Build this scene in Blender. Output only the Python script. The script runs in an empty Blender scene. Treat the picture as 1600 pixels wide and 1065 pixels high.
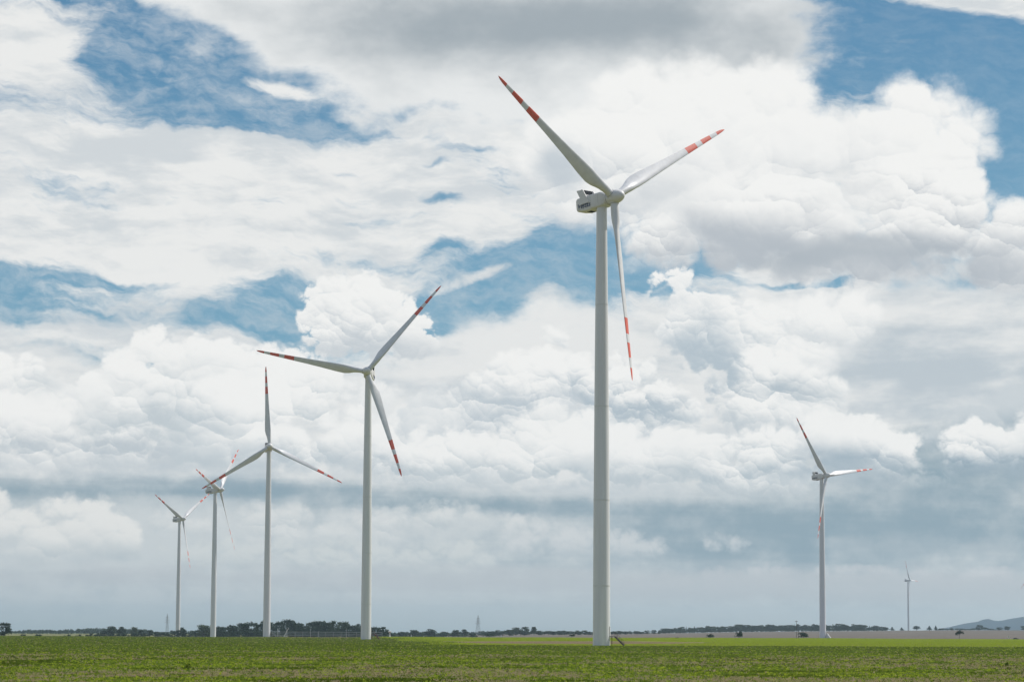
import bpy, math, random
import numpy as np
R = math.radians
scene = bpy.context.scene

# ------------------------------------------------------------------ camera
LENS_F = 4340.0 / 1600.0            # focal length over frame width
EYE = 3.0
PITCH = math.atan(454.5 / 4340.0)
ROLL = R(0.22)
cam_d = bpy.data.cameras.new('camera'); cam_d.sensor_width = 36; cam_d.lens = 36 * LENS_F
cam_d.clip_start = 1; cam_d.clip_end = 60000
cam = bpy.data.objects.new('camera', cam_d); scene.collection.objects.link(cam)
cam.location = (0, 0, EYE)
from mathutils import Matrix, Vector
cam.rotation_euler = (Matrix.Rotation(math.pi / 2 + PITCH, 3, 'X') @ Matrix.Rotation(ROLL, 3, 'Z')).to_euler()
scene.camera = cam
scene.view_settings.view_transform = 'Standard'; scene.view_settings.look = 'None'
scene.view_settings.exposure = 0; scene.view_settings.gamma = 1

SUN_EL, SUN_AZ = R(48), R(62)       # azimuth clockwise from +Y (the view direction)

# ------------------------------------------------------------------ sky (world)
world = bpy.data.worlds.new('World'); world.use_nodes = True
wt = world.node_tree; wt.nodes.clear()
SKY_STRENGTH = 0.1

class S:
    """a socket with arithmetic; every operation adds a node to T"""
    T = wt
    def __init__(s, sock): s.s = sock
    @staticmethod
    def m(op, *a, clamp=False):
        n = S.T.nodes.new('ShaderNodeMath'); n.operation = op; n.use_clamp = clamp
        for i, x in enumerate(a):
            if isinstance(x, S): S.T.links.new(x.s, n.inputs[i])
            else: n.inputs[i].default_value = x
        return S(n.outputs[0])
    @staticmethod
    def v(op, *a, out=0):
        n = S.T.nodes.new('ShaderNodeVectorMath'); n.operation = op
        for i, x in enumerate(a):
            if isinstance(x, S): S.T.links.new(x.s, n.inputs[i])
            else: n.inputs[i].default_value = x
        return S(n.outputs[out])
    def __add__(a, b): return S.m('ADD', a, b)
    def __radd__(a, b): return S.m('ADD', a, b)
    def __sub__(a, b): return S.m('SUBTRACT', a, b)
    def __rsub__(a, b): return S.m('SUBTRACT', b, a)
    def __mul__(a, b): return S.m('MULTIPLY', a, b)
    def __rmul__(a, b): return S.m('MULTIPLY', a, b)
    def max(a, b): return S.m('MAXIMUM', a, b)
    def min(a, b): return S.m('MINIMUM', a, b)
    def clamp(a): return S.m('ADD', a, 0.0, clamp=True)

def node(kind, **kw):
    n = S.T.nodes.new(kind)
    for k, x in kw.items(): setattr(n, k, x)
    return n
def smooth(x, lo, hi, a=0.0, b=1.0):
    n = node('ShaderNodeMapRange', interpolation_type='SMOOTHSTEP')
    S.T.links.new(x.s, n.inputs[0])
    for i, q in enumerate((lo, hi, a, b)): n.inputs[i + 1].default_value = q
    return S(n.outputs[0])
def lin(x, lo, hi, a=0.0, b=1.0):
    n = node('ShaderNodeMapRange', interpolation_type='LINEAR', clamp=True)
    S.T.links.new(x.s, n.inputs[0])
    for i, q in enumerate((lo, hi, a, b)): n.inputs[i + 1].default_value = q
    return S(n.outputs[0])
def comb(x, y, z=0.0):
    n = node('ShaderNodeCombineXYZ')
    for i, q in enumerate((x, y, z)):
        if isinstance(q, S): S.T.links.new(q.s, n.inputs[i])
        else: n.inputs[i].default_value = q
    return S(n.outputs[0])
def field(x, y, sx, sy, seed=0.0, rot=0.0, kind='noise', detail=5, rough=0.5, color=False):
    """a texture over the sky coordinates x, y; sx, sy = size of its features"""
    c, s_ = math.cos(R(rot)), math.sin(R(rot))
    u = x * (c / sx) + y * (s_ / sx); v = y * (c / sy) - x * (s_ / sy)
    q = comb(u + seed * 3.17, v + seed * 7.31)
    if kind == 'noise':
        n = node('ShaderNodeTexNoise', noise_dimensions='2D')
        n.inputs['Lacunarity'].default_value = 2.0
    else:
        n = node('ShaderNodeTexVoronoi', voronoi_dimensions='2D', feature='F1', normalize=True)
        n.inputs['Lacunarity'].default_value = 2.1
    S.T.links.new(q.s, n.inputs['Vector']); n.inputs['Scale'].default_value = 1.0
    n.inputs['Detail'].default_value = detail; n.inputs['Roughness'].default_value = rough
    if kind == 'puff': return 1.0 - S(n.outputs['Distance'])
    return S(n.outputs['Color' if color else 0])
def srgb(r, g, b):
    f = lambda c: (c / 255 / 12.92) if c / 255 <= 0.04045 else ((c / 255 + 0.055) / 1.055) ** 2.4
    return (f(r) / SKY_STRENGTH, f(g) / SKY_STRENGTH, f(b) / SKY_STRENGTH, 1)
def cmix(fac, a, b, blend='MIX'):
    n = node('ShaderNodeMix', data_type='RGBA', clamp_factor=True, blend_type=blend)
    for i, q in ((0, fac), (6, a), (7, b)):
        if isinstance(q, S): S.T.links.new(q.s, n.inputs[i])
        else: n.inputs[i].default_value = q
    return S(n.outputs[2])
def mad(x, a, b): return S.m('MULTIPLY_ADD', x, a, b)
def spot(p, cx, cy, rx, ry, rot=0.0, amp=1.0):
    """soft round weight around a direction of the sky"""
    x, y = p; c, s_ = math.cos(R(rot)), math.sin(R(rot))
    if rot: u = mad(y, s_ / rx, mad(x, c / rx, -(c * cx + s_ * cy) / rx)); v = mad(x, -s_ / ry, mad(y, c / ry, (s_ * cx - c * cy) / ry))
    else: u = mad(x, 1 / rx, -cx / rx); v = mad(y, 1 / ry, -cy / ry)
    e = S.m('POWER', 0.3679, mad(u, u, v * v))
    return e * amp if amp != 1 else e
def grouped(name, fn, col, *vals):
    """build part of the network in a node group of its own (fn gets the colour, if any, and the floats)"""
    g = bpy.data.node_groups.new(name, 'ShaderNodeTree'); up = S.T
    if col is not None: g.interface.new_socket('c', in_out='INPUT', socket_type='NodeSocketColor')
    for i in range(len(vals)): g.interface.new_socket('v%d' % i, in_out='INPUT', socket_type='NodeSocketFloat')
    g.interface.new_socket('out', in_out='OUTPUT', socket_type='NodeSocketFloat' if col is None else 'NodeSocketColor')
    S.T = g; gi = g.nodes.new('NodeGroupInput'); go = g.nodes.new('NodeGroupOutput')
    k = 0 if col is None else 1
    args = [S(gi.outputs[i]) for i in range(len(vals) + k)]
    r = fn(*args); g.links.new(r.s, go.inputs[0]); S.T = up
    n = up.nodes.new('ShaderNodeGroup'); n.node_tree = g
    for i, q in enumerate(([col] if k else []) + list(vals)): up.links.new(q.s, n.inputs[i])
    return S(n.outputs[0])
def spots(p, lst):
    def f(x, y):
        t = None
        for a in lst:
            s = spot((x, y), *a); t = s if t is None else t + s
        return t
    return grouped('spots', f, None, p[0], p[1])
def warp(x, y, size, amp, detail=4, seed=0.0, rough=0.55):
    n = node('ShaderNodeSeparateColor'); S.T.links.new(field(x, y, size, size, seed, 0, 'noise', detail, rough, True).s, n.inputs[0])
    return mad(S(n.outputs[0]), amp * 2, x - amp), mad(S(n.outputs[1]), amp * 2, y - amp)

# sky coordinates: azimuth right and elevation down, one unit = 1/4340 radian, so that (800, 532) is
# the direction the camera looks in
tc = node('ShaderNodeTexCoord')
sep = node('ShaderNodeSeparateXYZ'); wt.links.new(tc.outputs['Generated'], sep.inputs[0])
dx, dy, dz = (S(sep.outputs[i]) for i in range(3))
azm = S.m('ARCTAN2', dx, dy)
hyp = S.m('SQRT', dx * dx + dy * dy)
elv = S.m('ARCTAN2', dz, hyp)
X0 = azm * 4340.0 + 800.0
Y0 = 987.0 - elv * 4340.0
PX, PY = X0, Y0
P = (PX, PY)
# shared fields (all textures first: they stay cheap to keep)
Pa = warp(PX, PY, 260, 46, 5, 11.0, 0.6)
Pb = warp(PX, PY, 150, 26, 6, 4.0, 0.6)
WC = warp(PX, PY, 60, 14, 6, 3.1, 0.62)          # crinkles the outline of every cumulus
nst = field(*Pa, 300, 75, 1, 4, detail=9, rough=.62)
nst2 = field(*Pa, 110, 34, 2, 8, detail=7, rough=.62)
nst3 = field(*Pa, 46, 17, 13, 6, detail=6, rough=.65)
na = field(*P, 420, 90, 5, -3, detail=6, rough=.6)
nb = field(*P, 130, 70, 6, detail=7, rough=.58)
nm = field(*P, 240, 60, 7, -2, detail=7, rough=.58)
nbank = field(*P, 210, 120, 8, detail=6, rough=.55)
lay = field(*P, 700, 42, 9, 1, detail=6, rough=.55)
fray = field(*P, 20, 15, 14, detail=6, rough=.7)
ns = field(*P, 260, 18, 10, detail=6, rough=.6)
big = field(*P, 170, 95, 11, detail=4)
mid = field(*P, 64, 44, 12, detail=6, rough=.6)
LIGHT = (0.30, -0.95)
def heads(x, y, size, seed):
    """rounded cloud heads: a bump height, 1 on the crown of each, and how far each point leans to the light"""
    u = mad(x, 1 / (size * 1.15), seed * 3.17); v = mad(y, 1 / size, seed * 7.31)
    n = node('ShaderNodeTexVoronoi', voronoi_dimensions='2D', feature='F1'); n.inputs['Scale'].default_value = 1.0
    S.T.links.new(comb(u, v).s, n.inputs['Vector'])
    q = node('ShaderNodeSeparateXYZ'); S.T.links.new(n.outputs['Position'], q.inputs[0])
    d = S(n.outputs['Distance'])
    return mad(d, d * -1.6, 1.0), mad(u - S(q.outputs[0]), LIGHT[0], (v - S(q.outputs[1])) * LIGHT[1])
WD = warp(WC[0], WC[1], 22, 5, 4, 8.3, 0.6)
HB = [heads(*WC, 92, 1.1), heads(*WD, 44, 2.3), heads(*WD, 20, 3.7), heads(*WD, 9.5, 5.9)]
crisp = smooth(big * .6 + nbank * .6, .48, .74, .22, 1.0)         # some parts of the clouds are sharp, some veiled
def blend(wb, ws):
    b = None; l = None
    for (bb, ll), p_, q_ in zip(HB, wb, ws):
        b = bb * p_ if b is None else mad(bb, p_, b); l = ll * q_ if l is None else mad(ll, q_, l)
    return b, l * crisp
PUFF = {36: blend((.14, .42, .30, .14), (.55, .80, .50, .22)), 50: blend((.34, .36, .21, .09), (.85, .85, .40, .16)),
        68: blend((.48, .32, .14, .06), (1.1, .75, .30, .12)), 92: blend((.58, .28, .10, .04), (1.2, .6, .2, .08))}

# where a cloud in front or overhead keeps the heads in shade
dusk = spots(P, [(265, 655, 80, 40, 0, .55), (60, 600, 50, 28, 0, .4), (210, 705, 140, 26, 0, .45), (610, 610, 60, 26, 0, .3), (700, 590, 60, 40, 0, .4), (800, 640, 90, 28, 0, .5), (885, 600, 34, 40, 0, .4),
    (1095, 520, 50, 50, 0, .25), (1130, 590, 60, 40, 20, .3), (1250, 610, 50, 26, 0, .35), (1320, 725, 120, 22, 0, .5), (1010, 650, 50, 26, 0, .5), (1080, 745, 180, 18, 0, .35), (500, 735, 240, 22, 0, .4),
    (1330, 290, 110, 30, 0, .3), (1120, 360, 120, 30, 0, .35), (1490, 415, 120, 28, 0, .4), (1010, 290, 80, 36, 0, .3), (1230, 395, 130, 26, 0, .4), (1560, 735, 90, 18, 0, .35), (560, 545, 60, 18, 0, .35), (330, 600, 40, 26, 0, .25), (440, 700, 60, 26, 0, .35), (940, 760, 120, 14, 0, .3)]) + spots(P, [(400, 630, 80, 34, 0, -.3), (1180, 560, 30, 20, 0, -.35), (880, 560, 40, 26, 0, -.3), (930, 690, 90, 24, 0, -.3), (1340, 660, 70, 18, 0, -.3), (20, 640, 40, 22, 0, -.3), (1350, 330, 60, 26, 0, -.25)])
# ---- clear sky
nishita = node('ShaderNodeTexSky', sky_type='NISHITA'); nishita.sun_disc = False
nishita.sun_elevation = SUN_EL; nishita.sun_rotation = SUN_AZ
nishita.altitude = 150; nishita.air_density = 1.0; nishita.dust_density = 0.6; nishita.ozone_density = 1.6
tint = cmix(1.0, S(nishita.outputs[0]), (0.62, 0.88, 0.86, 1), 'MULTIPLY')
blue_top = cmix(smooth(PY, -100, 560), srgb(68, 120, 164), srgb(108, 154, 188))
sky = cmix(0.65, tint, blue_top)

WHITE = srgb(245, 245, 243); SOFT = srgb(214, 218, 219); GREY = srgb(176, 187, 194); BLUEGREY = srgb(143, 165, 178)

# ---- layer A: high white sheet with holes
holes = spots(Pa, [
    (255, 62, 80, 30, 10, 1.2), (180, 110, 70, 40, 30, .9), (300, 150, 120, 34, 8, .85), (430, 180, 170, 30, 4, 1.5),
    (570, 140, 120, 24, 12, 1.2), (60, 14, 110, 14, 0, .9), (330, 95, 90, 30, 10, 1.0),
    (90, 460, 190, 10, 2, .62), (140, 505, 150, 14, 4, .32), (325, 503, 55, 24, 0, .62), (120, 568, 110, 8, 2, 1.2), (20, 520, 60, 30, 0, .5),
    (450, 500, 65, 52, 0, 1.4), (700, 480, 90, 34, -8, 1.5), (815, 430, 120, 38, -18, 1.2), (900, 405, 60, 34, 0, 1.2),
    (1020, 405, 100, 36, 0, 1.7), (935, 440, 60, 40, 0, 1.2), (1310, 446, 105, 8, 1, 1.3), (690, 400, 60, 12, -12, .5),
    (690, 322, 34, 9, 8, .7), (548, 258, 40, 8, -4, .45), (590, 345, 160, 8, -4, .35), (675, 256, 26, 7, 0, .65), (760, 235, 60, 8, 0, .3), (650, 165, 80, 10, 0, .5),
    (1370, 70, 190, 75, 5, 1.7), (1520, 120, 120, 56, 0, 1.4), (1262, 105, 45, 60, 0, 1.1),
    (1600, 300, 55, 85, 0, 1.6), (1595, 180, 60, 40, 0, 1.1), (1720, 260, 120, 200, 0, 1.0)])
whites = spots(P, [(1540, 2, 150, 30, 6, 1.5), (235, 132, 48, 14, 14, .85), (440, 150, 90, 14, 12, .8), (560, 176, 60, 9, -4, .5), (60, 100, 80, 70, 0, .3),
                   (765, 428, 80, 13, -22, 1.5), (380, 560, 60, 40, 0, .8), (120, 530, 150, 12, 2, .5), (330, 250, 420, 50, 3, .5), (250, 370, 300, 60, 0, .5)])
ca = nst * 1.35 + nst2 * .75 + nst3 * .45 + whites * 0.75 - holes * 0.85 - 0.82
aA = smooth(ca, -0.12, 0.52)
colA = cmix(smooth(na + (nst2 - 0.5) * 0.6, 0.38, 0.70), srgb(239, 239, 237), srgb(212, 217, 220))
veil = smooth(nst2 * .6 + nst3 * .5, .40, .78, 0, .42) * smooth(PX, 1150, 700, .25, 1)                    # thin cirrus over the blue
col = cmix((aA * 0.97).max(veil), sky, colA)

# ---- cumulus masses, painted from far to near
def cumulus(col, lobes, top, base, size=50, lump=34.0, soft=16.0, lit=WHITE, dark=GREY, relief=1.0,
            gbias=0.35, gain=0.75, opac=1.0, fade=None, tone=0.3):
    b, db = PUFF[size]
    return grouped('cumulus', lambda *a: cumulus_in(*a, lobes, top, base, lump, soft, lit, dark, relief, gbias, gain, opac, fade, tone),
                   col, PX, PY, WC[0], WC[1], b, db, big, mid, dusk, fray)
def cumulus_in(col, PX, PY, wx, wy, b, db, big, mid, dusk, fray, lobes, top, base, lump, soft, lit, dark, relief, gbias, gain, opac, fade, tone):
    def height(x, y):
        f = None
        for (cx, cy, rx, ry) in lobes:
            u = mad(x, 1 / rx, -cx / rx); v = mad(y, 1 / ry, -cy / ry)
            m_ = float(min(rx, ry)) * .5
            h = mad(mad(u, u, v * v), -m_, m_)
            f = h if f is None else f.max(h)
        return f
    f = height(wx, wy); f2 = height(wx + LIGHT[0] * 12, wy + LIGHT[1] * 12)
    h = f + mad(b, lump * 1.25, -.80 * lump) + mad(fray, 14.0, mad(mid, 16.0, -15.0))
    a = smooth(h, -soft * .3, soft * 1.1)
    g = lin(PY, base, top, 0.0, 1.0)
    s = mad(g, gain, gbias - tone * 1.35 + .06) + mad(f - f2, 0.34 / 12, db * (.62 * relief)) + mad(big, tone * 1.7, mid * (tone * 1.0)) - dusk * 1.15
    c = cmix(smooth(s, -0.15, 1.15), dark, lit)
    if opac != 1.0: a = a * opac
    if fade: a = a * smooth(mad(mid, 40.0, PY - 20.0), fade[1], fade[0])      # the foot of a mass melts into the air below it
    return cmix(a, col, c)

# big soft grey cloud overhead
fb = spots(Pb, [(560, -10, 330, 120, 6, 1.3), (800, 30, 330, 130, 0, 1.3), (1050, 20, 200, 110, 0, 1.2), (330, -10, 130, 45, 4, 1.0), (900, 130, 320, 90, 0, .9),
                (1150, 70, 90, 60, 0, .3)])
aB = smooth(fb + (nb - 0.5) * 1.6, 0.30, 0.95)
dk = spots(P, [(840, 38, 330, 70, 0, .85), (1050, 30, 200, 50, 0, .6), (1180, 100, 110, 40, 0, .35), (620, 70, 200, 50, 8, .45), (560, 20, 120, 40, 0, .3)])
colB = cmix(smooth(dk + (nb - 0.5) * 0.8 + (big - .5) * .6, -0.05, 1.2), srgb(233, 235, 235), srgb(162, 172, 179))
col = cmix(aB, col, colB)

# right-hand mass: far upper part, then the nearer bank in front of it
col = cumulus(col, [(1000, 230, 230, 130), (1150, 190, 150, 110), (1240, 240, 140, 110), (1330, 230, 110, 85), (1430, 235, 115, 105), (1500, 260, 65, 70), (1200, 330, 300, 110), (930, 260, 110, 100)],
              110, 520, size=92, lump=52, soft=30, dark=srgb(200, 206, 211), gbias=.55, gain=.5, relief=.9, tone=.3)
shadeL = spots(Pa, [(885, 262, 52, 50, 30, 1.0), (990, 330, 70, 22, 0, .4)])
col = cmix(smooth(shadeL + (nst2 - 0.5) * .5, .2, .95, 0, .75), col, srgb(184, 195, 204))
col = cumulus(col, [(1200, 340, 130, 80), (1290, 320, 100, 75), (1370, 330, 120, 80), (1480, 330, 100, 90), (1560, 390, 90, 80), (1120, 395, 80, 50), (1330, 400, 240, 55), (1640, 430, 120, 70), (1040, 370, 70, 34)],
              240, 440, size=68, lump=44, soft=22, dark=srgb(184, 191, 198), gbias=.36, gain=.75, relief=1.1)
shade = spots(Pa, [(1370, 395, 130, 26, 0, 1.0), (1220, 405, 100, 20, 0, .6)])
col = cmix(smooth(shade + (mid - .5) * .5, .1, 1.0, 0, .7), col, srgb(172, 181, 189))

# the pale bank that fills the middle heights
bank = smooth(PY + (nbank - 0.5) * 150.0 + (mid - .5) * 40 + spots(P, [(1400, 470, 330, 200, 0, 80.0), (850, 500, 190, 90, -10, 55.0), (240, 560, 150, 90, 0, -60.0), (560, 520, 120, 90, 0, -70.0)]), 505, 550)
mk = spots(P, [(1500, 600, 260, 60, 4, .45), (1450, 560, 200, 20, 0, .2), (880, 540, 160, 50, 0, -.5), (1080, 620, 50, 70, 0, -.4)])
colM = cmix(smooth(nm + (mid - .5) * .35 + mk * .6, .34, .80), srgb(233, 234, 233), srgb(190, 200, 207))
col = cmix(bank * 0.97, col, colM)

col = cumulus(col, [(555, 500, 90, 66), (520, 485, 52, 46), (600, 500, 54, 52), (492, 500, 34, 24), (640, 530, 40, 40)], 430, 640, size=36, lump=30, soft=7, dark=srgb(200, 207, 212), gbias=.30, gain=.55, relief=1.3, tone=.35)
# textured column on the right and its shoulders
col = cumulus(col, [(1290, 500, 90, 60), (1200, 490, 90, 50), (1230, 560, 120, 60)], 440, 680, size=68, lump=40, soft=24, dark=srgb(196, 205, 211), gbias=.45, gain=.5, fade=(600, 680))
col = cumulus(col, [(1062, 462, 44, 36), (1030, 450, 26, 20), (1100, 500, 74, 60), (1160, 540, 90, 70), (1190, 600, 80, 60)], 425, 690, size=36, lump=32, soft=9,
              dark=srgb(182, 195, 204), gbias=.22, gain=.65, relief=1.5, tone=.5, fade=(610, 690))
col = cumulus(col, [(1215, 590, 50, 44), (1185, 565, 30, 28), (1255, 610, 50, 36), (1310, 625, 44, 36), (1250, 660, 110, 50), (1180, 640, 60, 50)], 545, 700, size=50, lump=28, soft=10,
              dark=srgb(182, 194, 202), gbias=.32, gain=.7, relief=1.2, tone=.4, fade=(650, 715))
# left cumulus
col = cumulus(col, [(290, 590, 110, 60), (243, 552, 34, 34), (205, 590, 44, 40), (350, 585, 80, 46), (430, 590, 70, 46), (190, 650, 110, 60), (320, 660, 150, 70), (470, 620, 90, 60)], 515, 760, size=50, lump=34, soft=9, dark=srgb(196, 205, 210), gbias=.45, gain=.55, fade=(690, 760))
col = cumulus(col, [(50, 610, 50, 42), (-20, 600, 60, 50), (20, 660, 130, 60)], 560, 720, size=50, lump=26, soft=12, dark=srgb(196, 205, 210), gbias=.35, gain=.6, fade=(690, 750))
col = cumulus(col, [(20, 665, 50, 44), (-20, 640, 36, 30), (75, 680, 60, 40), (110, 720, 110, 40), (200, 715, 90, 40)], 615, 760, size=36, lump=26, soft=10, dark=srgb(192, 201, 207), gbias=.4, gain=.6, fade=(715, 760))
col = cumulus(col, [(370, 640, 110, 56), (300, 650, 60, 46), (450, 640, 70, 60), (500, 690, 150, 56), (400, 700, 140, 50), (620, 690, 130, 60), (560, 640, 70, 50)], 575, 770, size=68, lump=38, soft=16, dark=srgb(192, 202, 208), gbias=.46, gain=.6, relief=1.1, fade=(720, 775))
# centre cumulus
col = cumulus(col, [(850, 560, 60, 50), (812, 580, 52, 44), (890, 590, 56, 50), (760, 640, 90, 50), (850, 640, 110, 60), (690, 660, 80, 44)], 510, 740, size=50, lump=34, soft=10, dark=srgb(192, 202, 209), gbias=.42, gain=.55, relief=1.3, fade=(690, 750))
col = cumulus(col, [(985, 590, 44, 38), (960, 620, 60, 50), (1020, 625, 50, 36), (1050, 660, 56, 40), (990, 680, 100, 50)], 550, 720, size=36, lump=30, soft=10, dark=srgb(180, 193, 202), gbias=.30, gain=.65, relief=1.4, tone=.4, fade=(680, 735))
# grey-blue layered air under the bank
low = smooth(PY + (lay - .5) * 60.0 + (mid - .5) * 30 + spots(P, [(1500, 700, 300, 80, 0, 90.0), (900, 740, 300, 60, 0, -25.0)]), 715, 780)
dkl = spots(P, [(1450, 830, 420, 60, 0, .8), (1120, 850, 300, 46, 0, .55), (1400, 765, 200, 40, 0, .5), (60, 765, 420, 24, 0, .9), (300, 760, 260, 20, 0, .5), (720, 790, 260, 20, 0, .6), (1540, 690, 160, 60, 0, .5), (700, 850, 300, 22, 0, .25), (1000, 800, 140, 16, 0, .35)])
colL = cmix(smooth(dkl * .95 + (lay - .5) * .9 + (mid - .5) * 1.0 + (big - .5) * .7 + .10, 0.0, 1.15), srgb(207, 213, 215), srgb(140, 163, 176))
col = cmix(low * .96, col, colL)
# nearer cumulus fronts standing against the grey-blue
col = cumulus(col, [(1530, 660, 70, 40), (1600, 650, 60, 50), (1570, 700, 110, 50), (1440, 690, 60, 30)], 620, 760, size=50, lump=30, soft=14, lit=srgb(205, 212, 216), dark=srgb(148, 168, 181), gbias=.2, gain=.7, fade=(715, 790))
col = cumulus(col, [(910, 700, 150, 50), (1010, 700, 90, 50), (820, 720, 120, 50), (1080, 710, 70, 40), (700, 720, 120, 44), (1000, 750, 120, 36), (880, 680, 80, 50)], 635, 790, size=50, lump=38, soft=12, dark=srgb(184, 196, 203), gbias=.45, gain=.6, relief=1.3, tone=.4, fade=(730, 795))
col = cumulus(col, [(1175, 705, 50, 36), (1150, 740, 70, 36), (1222, 715, 52, 50), (1120, 760, 60, 28), (1200, 750, 90, 34)], 660, 790, size=36, lump=32, soft=12, dark=srgb(180, 193, 201), gbias=.42, gain=.6, relief=1.3, fade=(735, 800))
col = cumulus(col, [(1340, 690, 84, 48), (1290, 680, 48, 38), (1395, 700, 56, 36), (1360, 735, 110, 40), (1290, 730, 60, 40)], 638, 765, size=50, lump=26, soft=10, dark=srgb(166, 182, 193), gbias=.32, gain=.85, relief=1.1, fade=(712, 780))
col = cumulus(col, [(1512, 692, 46, 32), (1565, 700, 70, 40), (1630, 690, 70, 50), (1486, 700, 26, 20)], 660, 745, size=36, lump=24, soft=10, dark=srgb(166, 182, 193), gbias=.30, gain=.8, fade=(705, 765))
# low puffs and streaks near the horizon
col = cumulus(col, [(200, 850, 44, 34), (150, 835, 66, 40), (90, 855, 90, 36), (30, 830, 70, 34), (-10, 800, 40, 30), (130, 800, 60, 20)], 790, 905, size=50, lump=30, soft=12, lit=srgb(236, 236, 233), dark=srgb(176, 189, 196), gbias=.3, gain=.8, opac=.95, fade=(855, 905))
col = cumulus(col, [(420, 815, 110, 26), (560, 812, 90, 24), (690, 808, 110, 24), (300, 822, 70, 20), (500, 835, 200, 26), (800, 815, 60, 18)], 785, 870, size=50, lump=26, soft=14, lit=srgb(226, 228, 227), dark=srgb(168, 183, 191), gbias=.3, gain=.7, opac=.9, fade=(825, 870))
col = cumulus(col, [(340, 870, 90, 24), (450, 866, 70, 24), (560, 872, 100, 26), (700, 866, 110, 26), (620, 880, 160, 20)], 842, 925, size=36, lump=24, soft=14, lit=srgb(218, 222, 221), dark=srgb(168, 183, 191), gbias=.3, gain=.7, opac=.85, fade=(880, 925))
col = cumulus(col, [(990, 855, 60, 22), (900, 850, 90, 26), (830, 840, 60, 26), (1130, 845, 34, 15)], 815, 890, size=36, lump=22, soft=14, lit=srgb(218, 221, 222), dark=srgb(160, 178, 188), gbias=.4, opac=.8, fade=(862, 892))
col = cumulus(col, [(1180, 905, 120, 18), (1330, 900, 90, 16), (1500, 908, 130, 20), (1050, 915, 90, 16), (1250, 925, 200, 18)], 885, 950, size=36, lump=20, soft=14, lit=srgb(214, 216, 218), dark=srgb(172, 184, 192), gbias=.35, opac=.85, fade=(915, 950))
col = cumulus(col, [(1380, 850, 110, 18), (1540, 860, 90, 18)], 830, 885, size=50, lump=22, soft=18, lit=srgb(184, 194, 200), dark=srgb(158, 176, 187), gbias=.4, opac=.5, fade=(862, 892))
pb = spots(P, [(1200, 915, 500, 28, 0, .9), (1500, 925, 300, 34, 0, .6), (600, 905, 500, 24, 0, .65), (100, 905, 260, 24, 0, .4)])
col = cmix(smooth(pb + (ns - .5) * 1.0 + (mid - .5) * .9, .15, 1.05, 0, .8), col, srgb(194, 199, 203))
# thick air towards the horizon
hz = cmix(smooth(PX, 300, 1500), srgb(164, 181, 185), srgb(187, 194, 196))
col = cmix(smooth(PY, 930, 1005, 0, .8), col, hz)

# unseen sky behind and overhead, made clearer and darker to dim the ambient light
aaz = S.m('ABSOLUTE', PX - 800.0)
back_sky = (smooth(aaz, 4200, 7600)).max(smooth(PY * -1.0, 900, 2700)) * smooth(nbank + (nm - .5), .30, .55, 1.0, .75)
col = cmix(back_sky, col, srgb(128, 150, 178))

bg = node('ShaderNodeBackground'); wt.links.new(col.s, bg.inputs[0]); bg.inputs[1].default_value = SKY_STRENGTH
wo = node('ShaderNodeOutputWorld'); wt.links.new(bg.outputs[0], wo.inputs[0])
scene.world = world
world.cycles.sampling_method = 'MANUAL'; world.cycles.sample_map_resolution = 256

sun_d = bpy.data.lights.new('sun', 'SUN'); sun_d.energy = 4.0; sun_d.angle = R(0.53); sun_d.color = (1.0, 0.96, 0.91)
sun = bpy.data.objects.new('sun', sun_d); scene.collection.objects.link(sun)
sd = Vector((math.sin(SUN_AZ) * math.cos(SUN_EL), math.cos(SUN_AZ) * math.cos(SUN_EL), math.sin(SUN_EL)))
sun.rotation_euler = sd.to_track_quat('Z', 'Y').to_euler()

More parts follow.
